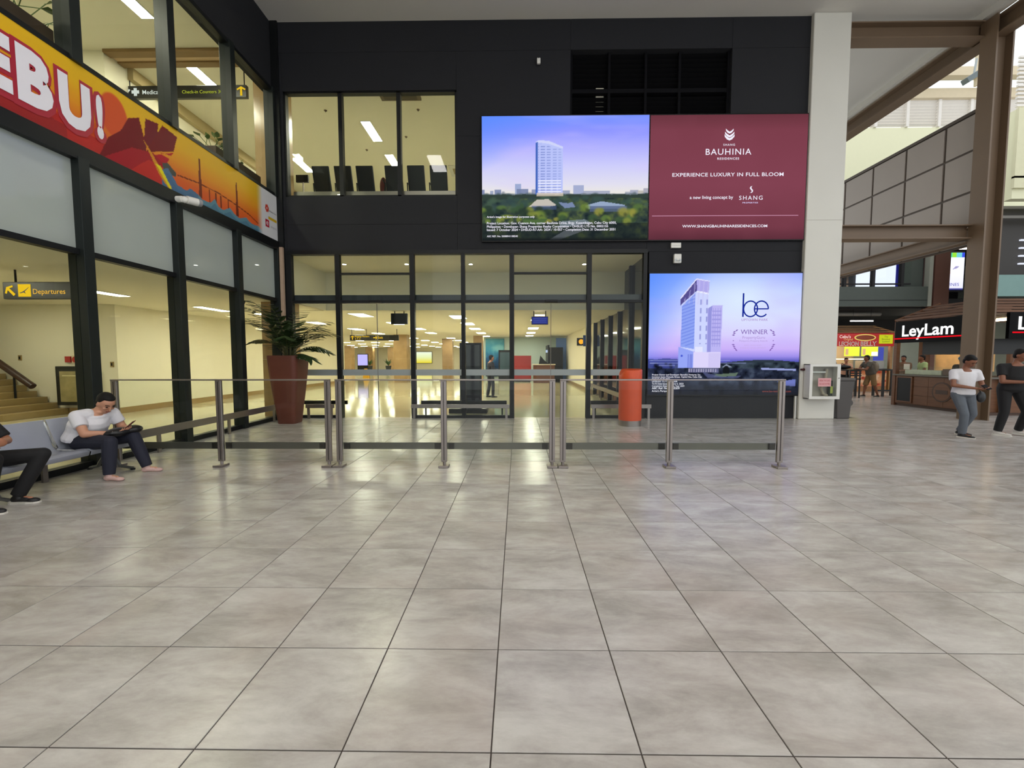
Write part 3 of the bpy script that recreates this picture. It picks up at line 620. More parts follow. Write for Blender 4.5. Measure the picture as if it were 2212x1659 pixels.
# ================================================================== UPSTAIRS ROOM
struct('floor_upper', MB().box(-16, -6.5, -3, 11.1, 5.4, 5.7).box(-16, 2.2, 11.32, 22, 5.4, 5.7), mat('upper_floor', (150, 146, 128), .3), label='upstairs floor')
struct('ceiling_upper', MB().box(-16.2, -6.5, -3, 11.3, 9.3, 9.5).box(-16.2, 2.2, 11.3, 22.2, 9.3, 9.5), M_creamc, label='cream upstairs ceiling')
struct('wall_upper', MB().box(-16.2, -16, -3, 11, 5.7, 9.3).box(-16, -10.4, 10.95, 11.1, 5.7, 9.3).box(-10.6, -10.4, 11.1, 22, 5.7, 9.3).box(-10.6, 2.2, 22, 22.2, 5.7, 9.3).box(2.0, 2.2, 11.3, 22, 5.7, 9.3).box(-16.2, -6.5, -3.2, -3, 5.7, 9.3), M_cream, label='cream upstairs walls')
struct('trim_5', MB().box(-10.4, -10.25, 11.6, 22, 9.0, 9.3), mat('tan_shade_strip', (176, 158, 118), .7), label='tan strip of painted shade along the upstairs wall')  # tan colour stands in for the shade below the ceiling line
b1 = sroot('trim_6', (-8.4, 11.2, 9.2), 'brown ribbed beam across the upstairs ceiling')
M_ub = mat('brown_beam', (136, 108, 68), .6)
box('rib', M_ub, b1, -10.38, -6.5, 10.9, 11.12, 9.22, 9.3); box('rib', M_ub, b1, -10.38, -6.5, 11.3, 11.5, 9.22, 9.3); box('infill', mat('pink_infill', (205, 175, 140), .6), b1, -10.38, -6.5, 11.12, 11.3, 9.26, 9.3)
for (x, y), lb_ in zip(((-8.4, 9.4), (-8.4, 5.4), (-12, 9.0), (-12, 5), (-8.4, 1.5), (-8.66, 12.1)), ('light panel in front of the brown upstairs beam', 'second light panel before the brown upstairs beam', 'light panel near the upstairs clinic wall', 'second light panel near the upstairs clinic wall', 'third light panel before the brown upstairs beam', 'light panel behind the upstairs hanging sign')): lamp_panel(x, y, 9.3, .28, 1.15, L_up, lb_, 'upstairs lights by the sign')
for (x, y), lb_ in zip(((-4.98, 14.85), (-4.9, 17.1), (-8.6, 17.3), (0.9, 14.8), (0.9, 18.5)), ('large light panel above the third black lounge seat', 'light panel touching the top of the fourth lounge seat', 'light panel above the small stand sign upstairs', 'light panel near the upstairs side wall', 'farther light panel near the upstairs side wall')): lamp_panel(x, y, 9.3, .3, 1.25, L_up, lb_, 'upstairs lights over the seats')
gr = thing('air_grille', 'square brown ceiling vent above the black seats', 'vent', (-3.45, 12.95, 9.28)); box('plate', mat('brown_vent', (104, 88, 62), .6), gr, -4.05, -2.87, 12.7, 13.05, 9.24, 9.3)
for k in range(4): box('slot', M_black, gr, -3.95, -2.97, 12.75 + k * .07, 12.77 + k * .07, 9.235, 9.24)
g2 = thing('air_diffuser', 'small square ceiling diffuser beyond the seats', 'vent', (-2.5, 18, 9.28)); box('frame', M_white, g2, -2.8, -2.2, 17.4, 18.4, 9.27, 9.3); box('core', mat('grey_core', (150, 135, 100), .6), g2, -2.65, -2.35, 17.65, 18.15, 9.255, 9.27)
for x, y in ((-6.0, 13.6), (-3.1, 13.6), (-3.9, 15.2), (-5.6, 16.1), (-2.0, 16.1)):
    t = thing('sprinkler_head', 'tiny brown sprinkler head in the upstairs ceiling', 'sprinkler', (x, y, 9.28), 'upstairs sprinklers'); MB().cyl((x, y, 9.3), (x, y, 9.25), .03, .015, 10).build('nozzle', M_brown, t); MB().cyl((x, y, 9.299), (x, y, 9.29), .05, n=12).build('rose', M_brown, t)
# hanging sign upstairs
us = hanging('hanging_sign', 'long black upstairs sign for the clinic and check-in counters', 'sign', -10.55, -7.22, 11.6, 8.52, 8.84, 9.3, (-10.4, -7.3))
box('divider', MATS['sign_divider'], us, -9.2, -9.18, 11.59, 11.6, 8.54, 8.82)
text('Medical Clinic', 'lettering', E_wht, us, (-10.02, 11.6, 8.62), width=.86, bold=.008); text('Check-in Counters 30-6', 'lettering', E_grn, us, (-8.95, 11.6, 8.63), width=1.18)
MB().box(-10.25, -10.17, 11.594, 11.6, 8.58, 8.78).box(-10.31, -10.11, 11.593, 11.6, 8.64, 8.72).build('cross_symbol', E_wht, us); arrow(us, (-10.42, 8.68), (-1, -1), .17, E_wht, 11.597); arrow(us, (-7.36, 8.68), (0, 1), .24, E_yel, 11.597)
box('symbol_tile', E_yel, us, -7.6, -7.52, 11.594, 11.6, 8.58, 8.78)
# upper window frame and steel guard bar
uw = sroot('window_6', (-3.7, 11.2, 5.73), 'three-pane interior window into the upstairs lounge')
for x in (-5.97, -4.53, -3.035, -1.55): box('mullion', M_charL, uw, x - .05, x + .05, 11.1, 11.24, 5.73, 8.33)
for z in (5.73, 8.33): box('rail', M_charL, uw, -5.97, -1.55, 11.1, 11.24, z - .03, z + .04)
for a, b in ((-5.92, -4.58), (-4.48, -3.085), (-2.985, -1.6)): MB().box(a, b, 11.16, 11.17, 5.77, 8.3).build('pane', G_clear, uw)
gb = thing('guard_bar', 'brushed steel guard bar inside the upstairs window', 'rail', (-3.7, 11.3, 5.8)); box('bar', M_steel, gb, -5.9, -1.6, 11.33, 11.37, 5.83, 5.955)
for x in (-5.5, -4.0, -2.3): box('bracket', M_steel, gb, x, x + .05, 11.34, 11.36, 5.7, 5.83)
# black seats
def make_seat(x, y, label, grp):
    t = thing('airport_seat', label, 'seat', (x, y, 5.7), grp); M_s = mat('black_leatherette', (15, 15, 18), .38, var=.1)
    MB().obox((x + .24, y + .11, 6.42), (.235, 0, 0), (0, .025, .0), (0, -.1, .33)).build('backrest', M_s, t, bevel=.02)
    MB().obox((x + .24, y + .45, 6.1), (.235, 0, 0), (0, .23, .03), (0, -.003, .03)).build('seat', M_s, t, bevel=.02)
    mb = MB().tube([(x - .03, y + .22, 6.12), (x - .03, y + .18, 6.36), (x - .03, y + .5, 6.4), (x - .03, y + .62, 6.34)], .018, 8); mb.build('armrest', M_black, t)
    MB().box(x + .2, x + .26, y + .3, y + .5, 5.7, 6.07).build('leg', M_black, t)
    return t
proto_s = None
for k, x in enumerate((-5.57, -4.97, -4.38, -3.6, -2.99, -2.38)):
    grp = 'upstairs lounge seats'; lab = 'first black lounge seat from the marble column, seen from behind'
    if proto_s is None: proto_s = make_seat(x, 11.65, lab, grp)
    else: copy_tree(proto_s, (x, 11.65, 5.7), label=ORD[k] + ' black lounge seat from the marble column, seen from behind')
bp = thing('backpack', 'dark red backpack hanging beside a lounge seat', 'bag', (-3.8, 11.9, 6.0)); MB().ell((-3.74, 12.03, 6.33), .10, .1, .27).build('body', mat('maroon_cloth', (92, 34, 28), .7), bp, smooth=True); MB().tube([(-3.72, 11.92, 6.5), (-3.64, 11.9, 6.35), (-3.68, 11.92, 6.12)], .02, 6).build('strap', M_black, bp)
sg = thing('stand_sign', 'small dark sign on a thin stand beside the lounge seats', 'sign', (-6.0, 12.1, 5.7)); MB().obox((-6.04, 12.1, 6.6), (.17, 0, 0), (0, .03, 0), (0, 0, .1)).build('board', M_black, sg); MB().cyl((-6.02, 12.1, 5.72), (-6.02, 12.1, 6.5), .02, n=8).build('pole', M_steel, sg); MB().cyl((-6.02, 12.1, 5.7), (-6.02, 12.1, 5.73), .15, n=16).build('base', M_black, sg)
# planters
def leaf_spray(parent, c, n, R, size, m):
    for k in range(n):
        a = R.random() * 2 * pi; el = .35 + R.random() * .9; d = Vector((cos(a) * cos(el), sin(a) * cos(el), sin(el))); l = size * (.6 + R.random() * .6); p0 = Vector(c) + Vector((R.uniform(-.06, .06), R.uniform(-.25, .25), 0))
        p1 = p0 + d * l; s = d.cross(Vector((0, 0, 1))).normalized() * size * .22; up = s.cross(d).normalized() * .02
        mb = MB().tube([p0, p0 + d * l * .5, p1], .006, 5); q = p1 - d * size * .05
        e = d * size * .55 + Vector((0, 0, -size * .18))
        mb.add([q, q + e * .35 + s * .8 + up, q + e * .7 + s * .6, q + e, q + e * .7 - s * .6, q + e * .35 - s * .8 + up], [(0, 1, 2, 3), (0, 3, 4, 5)])
        mb.build('leaf', m, parent)
for y0, y1, lab, hs_, sd in ((9.35, 10.95, 'brown planter box with leafy plants near the glass corner', ((9.6, .3), (9.75, .34), (10.25, .3), (10.6, .24)), 3), (4.35, 6.15, 'brown planter box with broad leaves behind the upper glazing', ((5.8, .45), (6.05, .4)), 5)):
    t = thing('planter', lab, 'planter', (-6.72, (y0 + y1) / 2, 5.7)); M_pl = mat('brown_planter', (70, 52, 40), .6)
    MB().box(-7.05, -6.53, y0, y1, 5.7, 6.18).build('box', M_pl, t, bevel=.01); box('soil', mat('soil', (48, 38, 30), .9), t, -7.0, -6.58, y0 + .05, y1 - .05, 6.17, 6.19)
    R = random.Random(sd)
    for yy, sz in hs_: leaf_spray(t, (-6.8, yy, 6.18), 9, R, sz, mat('houseplant_green', (88, 110, 56), .5, var=.25, scale=9))
# ================================================================== FOOD COURT AT THE RIGHT
M_wood = mat('stained_wood', (108, 70, 44), 0.55, var=0.35, scale=3, stretch=(1, 1, 7), bump=.05); M_wood2 = mat('light_pine', (182, 140, 92), 0.5, var=0.2, scale=4, stretch=(1, 5, 5))
M_fasc = mat('green_grey_fascia', (74, 80, 74), 0.6, var=0.05); M_dk = mat('dark_backdrop', (26, 24, 26), 0.8, var=0.1)
L_shop = emis('shop_lamp', (255, 225, 180), SHOP_LAMP * 3); L_tube = emis('tube_lamp', (255, 246, 235), 8.0); E_led = emis('white_sign_led', (255, 255, 255), 1.5); E_redl = emis('red_sign_led', (230, 16, 30), 1.3)
# corner kiosk
kx0, kx1, ky0, ky1 = 12.65, 16.4, 11.6, 14.45
kk = thing('food_kiosk', 'wooden corner food kiosk with black signs and white glowing letters', 'kiosk', (14.5, 13, 0))
for x, y in ((kx0, ky0), (kx0, ky1 - .12), (kx1, ky0), (kx1, ky1 - .12)): box('corner_post', M_wood, kk, x, x + .12, y, y + .12, 0, 2.85, bevel=.006)
box('front_cabinet', M_wood, kk, kx0 + .02, kx0 + .5, ky0 + .12, ky1 - .12, 0.08, 1.0); box('side_cabinet', M_wood, kk, kx0 + .5, kx1, ky0 + .02, ky0 + .5, 0.08, 1.0); box('plinth', mat('dark_wood', (70, 46, 32), .5, var=.2), kk, kx0 + .05, kx1, ky0 + .05, ky1 - .1, 0, .08)
yb = np.linspace(ky0 + .14, 13.66, 5)
for a, b in zip(yb, yb[1:]):
    for z0, z1 in ((.1, .38), (.39, .67), (.68, .98)): MB().box(kx0 + .004, kx0 + .024, a + .004, b - .004, z0, z1).build('plank', M_wood, kk)
box('chalkboard', mat('chalkboard', (22, 22, 24), .7), kk, kx0 - .012, kx0 + .02, 13.74, 14.22, .17, .93); 
for a, b, c, d in ((13.70, 14.26, .13, .17), (13.70, 14.26, .93, .97), (13.70, 13.74, .17, .93), (14.22, 14.26, .17, .93)): box('board_frame', M_wood, kk, kx0 - .02, kx0 + .02, a, b, c, d)
MB().cyl((kx0 - .004, 12.75, .55), (kx0 + .003, 12.75, .55), .3, n=28).build('round_emblem', MATS['dark_wood'], kk); MB().cyl((kx0 - .008, 12.75, .55), (kx0 + .003, 12.75, .55), .26, n=28).build('emblem_disc', M_wood, kk); box('emblem_band', MATS['dark_wood'], kk, kx0 - .012, kx0, 12.57, 12.93, .49, .61)
box('counter_top', mat('counter_stone', (90, 84, 74), .3), kk, kx0 - .04, kx0 + .55, ky0 - .04, ky1 - .05, 1.0, 1.045); box('counter_top', MATS['counter_stone'], kk, kx0 + .55, kx1, ky0 - .04, ky0 + .55, 1.0, 1.045)
MB().box(kx0 + .01, kx0 + .02, 11.9, 14.2, 1.05, 1.3).build('glass_guard', G_rail, kk)
box('fascia', mat('black_fascia', (10, 10, 12), .6, spec=.1), kk, kx0 - .03, kx0 + .05, ky0 - .03, ky1 - .06, 2.07, 2.77); box('fascia', MATS['black_fascia'], kk, 13.16, kx1 + .1, ky0 - .03, ky0 + .05, 2.09, 2.80)
box('led_strip', E_redl, kk, kx0 - .045, kx0 - .03, ky0, ky1 - .06, 2.19, 2.225); box('led_strip', E_redl, kk, 13.25, kx1, ky0 - .045, ky0 - .03, 2.24, 2.275)
text('LeyLam', 'sign_letters', E_led, kk, (kx0 - .03, 14.12, 2.28), (0, -1, 0), (0, 0, 1), width=1.64, height=.35, bold=.018, lift=.012); text('LeyLam', 'sign_letters', E_led, kk, (13.38, ky0 - .03, 2.34), (1, 0, 0), (0, 0, 1), width=1.9, height=.34, bold=.018, lift=.012)
for k in range(5):
    e = .04 + k * .15; z = 2.80 + k * .095
    box('roof_slat', M_wood, kk, kx0 + e - .06, kx0 + e, ky0 + e, ky1 - e, z, z + .055); box('roof_slat', M_wood, kk, kx0 + e, kx1 - e, ky0 + e - .06, ky0 + e, z, z + .055); box('roof_slat', M_wood, kk, kx0 + e, kx1 - e, ky1 - e, ky1 - e + .06, z, z + .055)
for (xa, ya), (xb, yb_) in (((kx0, ky0), (kx0 + .75, ky0 + .75)), ((kx0, ky1), (kx0 + .75, ky1 - .75)), ((kx1, ky0), (kx1 - .75, ky0 + .75))):
    MB().tube([(xa, ya, 2.80), (xb, yb_, 3.28)], .05, 6).build('rafter', M_wood, kk)
box('hood', mat('hood_black', (14, 14, 16), .5), kk, 12.95, 14.2, 11.9, 13.75, 1.68, 2.10); box('back_board', mat('warm_board', (214, 176, 120), .6, var=.3, scale=4), kk, 13.95, 15.9, 14.33, 14.37, 1.12, 1.8); box('ceiling_lamp', L_shop, kk, 14.3, 14.5, 12.3, 14.0, 2.68, 2.72)
box('ceiling_board', mat('kiosk_ceiling', (130, 110, 88), .7), kk, kx0 + .06, kx1, ky0 + .06, ky1 - .1, 2.74, 2.77); box('back_shelf', MATS['dark_wood'], kk, 15.2, 15.7, 11.7, 13.8, 0, 1.0)
box('serving_tray', mat('pale_trays', (196, 196, 170), .4, var=.2, scale=9), kk, kx0 + .1, kx0 + .45, 12.9, 14.1, 1.045, 1.19, bevel=.01); box('warmer_box', mat('brown_box', (96, 62, 42), .5), kk, kx0 + .08, kx0 + .48, 12.45, 12.85, 1.045, 1.24, bevel=.01)
box('notice', mat('white_card', (224, 214, 196), .6), kk, kx0 + .1, kx0 + .12, 13.95, 14.15, 1.2, 1.38)

# roasted-pork stall
ss = thing('food_stall', 'red signed roast stall with yellow lit menu boards', 'stall', (15.8, 21, 0)); M_redb = mat('red_signboard', (176, 32, 32), .4, var=.05, emit=.35)
for x in (13.6, 17.36): box('corner_post', M_wood2, ss, x, x + .12, 20, 20.12, 0, 2.75); box('corner_post', M_wood2, ss, x, x + .12, 22.3, 22.42, 0, 2.75)
box('counter', mat('stall_counter', (170, 120, 76), .5, var=.3, scale=3), ss, 13.72, 17.3, 20.05, 20.6, 0.0, 1.02); box('counter_top', M_dk, ss, 13.65, 17.4, 19.98, 20.65, 1.02, 1.07); box('back_wall', mat('stall_back', (196, 186, 160), .6), ss, 13.7, 17.4, 22.2, 22.3, 0, 2.7)
P = Paint(80, 20); P.grad([(0, (196, 110, 70)), (.5, (226, 170, 120)), (1, (206, 120, 84))]); P.blend(np.clip((P.noise(14, 5, 3) - .5) * 4, 0, 1), (236, 196, 160)); P.blend(np.clip((P.noise(14, 5, 9) - .55) * 5, 0, 1), (170, 60, 46)); picture('counter_print', P.a, pic_mat('counter_print', .55), ss, (13.72, 20.04, .25), (1, 0, 0), (0, 0, 1), 3.55, .72)
box('signboard', M_redb, ss, 13.6, 17.47, 19.94, 20.02, 2.12, 2.72); E_ivory = emis('ivory_print', (250, 226, 214), .9)
mat('dark_red_print', (90, 16, 20), .5)
for wd, xa, wi in (('LECHON', 14.94, .9), ('BELLY', 15.93, .74)):
    text(wd, 'sign_letters', E_ivory, ss, (xa, 19.94, 2.155), width=wi, height=.18, bold=.03, lift=.006); text(wd, 'sign_letters', MATS['dark_red_print'], ss, (xa + .012, 19.94, 2.165), width=wi - .024, height=.16, bold=-.004, lift=.010)
text("Cebu's", 'sign_letters', E_ivory, ss, (14.94, 19.94, 2.5), width=.52, height=.14, bold=.02, lift=.006); text('Original', 'sign_letters', emis('tan_print', (240, 200, 140), .8), ss, (15.15, 19.94, 2.39), width=.4, height=.1, lift=.006)
MB().ell((16.12, 19.935, 2.52), .50, .012, .16).build('roast_rim', emis('yellow_rim', (250, 220, 120), .8), ss, smooth=True); MB().ell((16.12, 19.925, 2.52), .44, .012, .115).build('roast_picture', mat('roast_brown', (120, 48, 24), .4, var=.4, scale=9, emit=.4), ss, smooth=True)
box('lime_box', emis('lime_box_light', (206, 214, 40), .9), ss, 16.77, 17.38, 19.92, 19.94, 2.24, 2.65)
for z, b in ((2.52, 'The'), (2.41, 'Boneless'), (2.3, 'Lechon!')): text(b, 'sign_letters', mat('green_print', (70, 100, 20), .5), ss, (17.07, 19.92, z), height=.075, align='C')
E_menu = emis('menu_light', (226, 238, 70), 1.25)
for a, b in ((15.26, 15.95), (16.05, 16.8)): box('menu_board', E_menu, ss, a, b, 20.0, 20.03, 1.66, 2.10); box('menu_photo', emis('menu_photo_light', (240, 190, 140), .9), ss, a + .04, a + .17, 19.995, 20.0, 1.72, 2.0)
box('menu_photo', emis('menu_photo_white', (250, 250, 245), 1.3), ss, 16.5, 16.78, 19.994, 20.0, 1.68, 1.86); box('drink_poster', emis('blue_poster', (80, 90, 190), .8), ss, 16.85, 17.32, 20.3, 20.33, 1.3, 2.08); box('shelf_lamp', emis('warm_strip', (255, 220, 180), 5), ss, 15.6, 17.0, 20.9, 20.98, 1.5, 1.54); box('glass_case', mat('steel_case', (190, 186, 180), .25, .5), ss, 16.2, 17.2, 20.1, 20.55, 1.07, 1.45)
for k in range(4): box('roof_slat', M_wood2, ss, 13.5, 17.5 - .12 * k, 19.95 + .22 * k, 20.02 + .22 * k, 2.76 + .105 * k, 2.80 + .105 * k)
MB().tube([(17.5, 19.98, 2.76), (17.1, 20.7, 3.1)], .04, 6).build('rafter', M_wood2, ss); box('ceiling_lamp', L_shop, ss, 14, 17, 20.9, 21.1, 2.60, 2.64); box('roof_board', mat('stall_roof', (120, 96, 70), .7), ss, 13.6, 17.4, 20.1, 22.3, 2.66, 2.7)

# bar tables
M_tb = mat('black_table', (20, 18, 18), .35)
def bar_table(x0, x1, y0, y1, label):
    t = thing('bar_table', label, 'table', ((x0 + x1) / 2, (y0 + y1) / 2, 0)); box('top', M_tb, t, x0, x1, y0, y1, 1.06, 1.11, bevel=.008)
    for x in (x0 + .06, x1 - .13):
        for y in (y0 + .06, y1 - .13): box('leg', M_tb, t, x, x + .07, y, y + .07, 0, 1.06)
    box('foot_rail', M_tb, t, x0 + .1, x1 - .1, (y0 + y1) / 2 - .02, (y0 + y1) / 2 + .02, .2, .26); return t
bar_table(12.95, 13.9, 17.35, 18.0, 'black bar table the backpack wearer leans on'); bar_table(14.78, 15.7, 17.3, 17.95, 'black bar table close to the wooden kiosk')
sl = thing('bar_stool', 'black slatted bar stool under the bar table', 'stool', (13.25, 17.0, 0)); box('seat', M_tb, sl, 13.05, 13.5, 16.8, 17.2, .72, .77); 
for z in (.86, .95, 1.04): box('back_slat', M_tb, sl, 13.05, 13.5, 16.78, 16.82, z, z + .05)
for x in (13.06, 13.45):
    for y in (16.8, 17.16): box('leg', M_tb, sl, x, x + .04, y, y + .04, 0, 1.1 if y < 17 else .72)
bg_ = thing('hand_bag', 'black bag lying on the bar table', 'bag', (13.6, 17.6, 1.11)); MB().ell((13.4, 17.6, 1.202), .3, .16, .09).build('body', M_black, bg_, smooth=True); MB().tube([(13.25, 17.6, 1.26), (13.35, 17.6, 1.35), (13.52, 17.6, 1.26)], .015, 6).build('handle', M_black, bg_)

# mezzanine and backdrop
mz = sroot('mezzanine', (17, 19, 3.8), 'mezzanine edge with a dark green-grey fascia')
box('fascia', M_fasc, mz, 12.1, 18.0, 19, 19.25, 3.84, 4.70); box('fascia_joint', M_dk, mz, 12.1, 18.0, 18.99, 19.0, 4.1, 4.12); box('slab', M_dk, mz, 12.1, 24, 19.25, 26, 3.9, 4.2); box('pillar', mat('red_brown_pillar', (96, 62, 50), .5, var=.1), mz, 18.2, 18.85, 18.95, 19.5, 0, 6.9); box('pale_strip', mat('pale_strip', (150, 150, 138), .6), mz, 17.98, 18.14, 18.97, 19.2, 3.84, 6.9); box('end_wall', M_fasc, mz, 17.2, 18.0, 19.3, 19.5, 4.7, 6.9)
box('top_fascia', M_dk, mz, 12.1, 26, 19.4, 26, 6.9, 7.2)
for k, x in enumerate((14.35, 15.6, 16.85)): box('window_post', M_dk, mz, x, x + .12, 19.05, 19.2, 4.7, 6.4)
box('rail', M_dk, mz, 13.5, 17.3, 19.08, 19.14, 4.80, 4.86)
for a, b in ((13.5, 14.35), (14.47, 15.6), (15.72, 16.85), (16.97, 17.3)): MB().box(a, b, 19.10, 19.115, 4.72, 6.0).build('pane', G_rail, mz)
struct('wall_right_top', MB().box(12.0, 26, 25.6, 26, 2.7, 7), M_dk, label='wall coloured dark for the unlit void above the stalls')  # upper wall part coloured dark in place of the unlit void
struct('wall_right_back', MB().box(12.0, 26, 25.8, 26, 0, 2.7), mat('pale_shop_wall', (176, 184, 172), .6), label='pale shop walls far behind the stalls')
struct('ceiling_right', MB().box(12.1, 26, 19.3, 26, 3.78, 3.9), M_dk, label='dark ceiling under the mezzanine')
sx = thing('wall_screen', 'plain white lit panel above the mezzanine rail', 'screen', (17, 22, 4.6)); box('face', emis('white_panel_light', (226, 232, 255), 1.3), sx, 17.6, 19.6, 22.5, 22.55, 4.4, 7.0); box('frame', mat('blue_frame', (40, 40, 170), .4, emit=.3), sx, 19.6, 19.72, 22.48, 22.58, 4.3, 7.1); box('backing', M_dk, sx, 17.5, 19.8, 22.58, 22.65, 4.2, 7.1)
sy = thing('wall_screen', 'small blue screens among mezzanine shelves', 'screen', (16, 23, 4.5)); box('face', emis('blue_shelf_light', (90, 100, 210), .9), sy, 15.9, 17.2, 23.5, 23.55, 4.9, 5.5); box('shelf_lamp', emis('white_shelf_light', (255, 250, 245), 3), sy, 15.8, 18.2, 23.4, 23.45, 5.55, 5.6); box('backing', mat('tan_shelf', (150, 120, 96), .6), sy, 15.6, 18.0, 23.56, 23.62, 4.3, 6)
lb = thing('light_box', 'tall white advertising light box beside the red-brown pillar', 'sign', (19.3, 19.2, 4.5)); 
P = Paint(30, 60); P.grad([(0, (235, 240, 250)), (.5, (244, 244, 255)), (1, (226, 226, 255))]); P.rect(0, .4, 0, .12, (90, 210, 150)); P.rect(.3, .55, 0, .12, (150, 220, 60)); P.rect(.55, .85, 0, .12, (110, 200, 210)); P.rect(.85, 1, 0, .12, (60, 80, 220)); P.poly([(0, .5), (.2, .45), (.25, .55), (.05, .75)], (224, 190, 186), .8); P.poly([(.35, .45), (.5, .37), (.75, .36), (.6, .42)], (120, 110, 170), .7); P.rect(0, 1, .96, 1, (60, 60, 130))
picture('display', P.a, pic_mat('light_box_light', 1.15), lb, (18.92, 19.19, 4.58), (1, 0, 0), (0, 0, 1), .76, 1.62); text('PINES', 'sign_letters', emis('violet_print', (70, 70, 170), .9), lb, (19.0, 19.188, 4.75), width=.5, height=.13); box('case', M_dk, lb, 18.9, 19.70, 19.2, 19.3, 4.5, 6.25)
l2 = thing('tube_light', 'white tube light under the beam beside the steel column', 'lamp', (19.4, 19, 6.3)); box('tube', L_tube, l2, 19.05, 19.7, 19.1, 19.16, 6.33, 6.39); box('batten', M_white, l2, 19.0, 19.75, 19.08, 19.18, 6.39, 6.43); box('stem', M_white, l2, 19.35, 19.39, 19.1, 19.15, 6.43, 6.9)
lx = thing('tube_light', 'white tube light hanging above the red signed stall', 'lamp', (15.4, 19.5, 3.2)); box('tube', L_tube, lx, 15.1, 16.1, 19.5, 19.56, 3.23, 3.27); box('batten', M_dk, lx, 15.08, 16.12, 19.48, 19.58, 3.27, 3.32)
for x in (15.2, 16.0): box('cable', M_dk, lx, x, x + .01, 19.52, 19.53, 3.32, 3.78)
for q_, (x, y) in enumerate(((21.3, 23.2), (22.9, 23.2))):  # tubes hidden behind the kiosk sign, added to brighten the pale wall
    t = thing('tube_light', ORD[q_] + ' tube light from the red stall along the pale shop wall', 'lamp', (x, y, 3.05), 'tube lights along the shop wall'); box('tube', emis('fill_tube', (255, 248, 235), 22.0), t, x - .7, x + .7, y - .06, y + .06, 3.05, 3.11); box('batten', M_dk, t, x - .75, x + .75, y - .08, y + .08, 3.11, 3.15); box('stem', M_dk, t, x - .02, x + .02, y - .02, y + .02, 3.15, 3.78)
du = thing('duct_pipe', 'grey ventilation pipe under the dark mezzanine ceiling', 'pipe', (15, 20, 3.5)); MB().cyl((12.3, 20, 3.6), (16.8, 20, 3.6), .09, n=12).build('pipe', mat('grey_pipe', (120, 116, 108), .5), du, smooth=True); box('hanger', M_dk, du, 14, 14.03, 19.98, 20.02, 3.6, 3.8)
# upper atrium: cream wall, louvres, clerestory
aw = sroot('wall_far_right', (20, 22, 7), 'tall cream wall of the atrium'); box('wall', mat('pale_cream_wall', (226, 224, 190), .7, var=.02), aw, 12.4, 30, 22, 22.3, 7.0, 13.0); box('moulding', mat('pale_cream_mould', (214, 210, 176), .7), aw, 12.4, 30, 21.94, 22, 9.9, 9.96)
lo = sroot('window_7', (20, 22, 13), 'white louvred openings under the roof'); M_lw2 = mat('white_louvre', (226, 220, 212), .6)
for x in np.arange(13.0, 30, 1.55):
    box('louvre_post', M_lw2, lo, x, x + .14, 21.9, 22.2, 13.0, 14.3)
    if 17.8 < x < 19.2: box('shutter', mat('tan_shutter', (176, 158, 120), .6, var=.1, stretch=(6, 1, 1)), lo, x + .14, x + 1.55, 21.98, 22.02, 13.05, 14.25); continue
    for z in np.arange(13.06, 14.2, .14): MB().obox((x + .845, 22.02, z + .05), (.705, 0, 0), (0, .05, -.05), (0, .004, .004)).build('slat', M_lw2, lo)
box('header', mat('tan_header', (206, 190, 160), .6), lo, 12.4, 30, 21.8, 22.2, 14.3, 14.75); box('beam', MATS['tan_header'], lo, 12.4, 30, 21.4, 21.8, 15.1, 15.5)
for x in np.arange(12.6, 30, 2.4): box('glazing_bar', MATS['tan_header'], lo, x, x + .1, 21.6, 21.75, 14.75, 19.5)
for x in np.arange(12.7, 28, 2.4): MB().box(x, x + 2.3, 21.68, 21.69, 14.75, 19.5).build('pane', G_rail, lo)
box('brace', mat('grey_brace', (150, 156, 156), .5), lo, 19.2, 19.3, 18.9, 21.9, 15.0, 15.2)
fl_ = thing('flood_light', 'small grey flood light under the roof opening', 'lamp', (20.3, 20, 14)); MB().obox((20.3, 20.0, 14.1), (.28, 0, .18), (0, .15, 0), (-.06, 0, .1)).build('housing', mat('grey_flood', (96, 106, 108), .4), fl_, bevel=.02); MB().cyl((20.4, 20, 14.2), (20.8, 20.3, 15.1), .04, n=8).build('arm', MATS['grey_brace'], fl_)
rw = sroot('wall_upper_right', (21, 16, 7), 'cream upper wall with moulding beyond the steel column'); box('wall', MATS['pale_cream_wall'], rw, 17.95, 24, 16.0, 16.3, 7.35, 10.5); box('moulding', MATS['pale_cream_mould'], rw, 17.9, 24, 15.9, 16.0, 8.05, 8.12); box('moulding', MATS['pale_cream_mould'], rw, 17.9, 18.4, 15.9, 16.0, 7.7, 10.5)
for z in np.arange(10.6, 12.3, .14): box('slat', M_lw2, rw, 17.95, 18.8, 16.02, 16.1, z, z + .07)
ds2 = sroot('wall_shop_front', (21, 17, 3), 'dark shop front beyond the steel column'); box('wall', mat('dark_grey_shop', (58, 54, 52), .6), ds2, 18.0, 24, 17.0, 17.2, 4.4, 7.35); box('soffit_bar', mat('grey_bar', (120, 116, 110), .5), ds2, 18.0, 24, 16.6, 16.7, 6.85, 6.95); box('soffit_bar', MATS['grey_bar'], ds2, 18.0, 24, 16.6, 16.7, 7.2, 7.3); box('glass_rail', mat('teal_glass', (130, 160, 156), .1), ds2, 17.6, 24, 16.4, 16.43, 3.9, 4.7)
for z in (5.2, 5.5, 5.8, 6.1): box('shelf_light', emis('cool_shelf', (220, 225, 240), 1.2), ds2, 19.45, 22, 16.9, 16.98, z, z + .05)
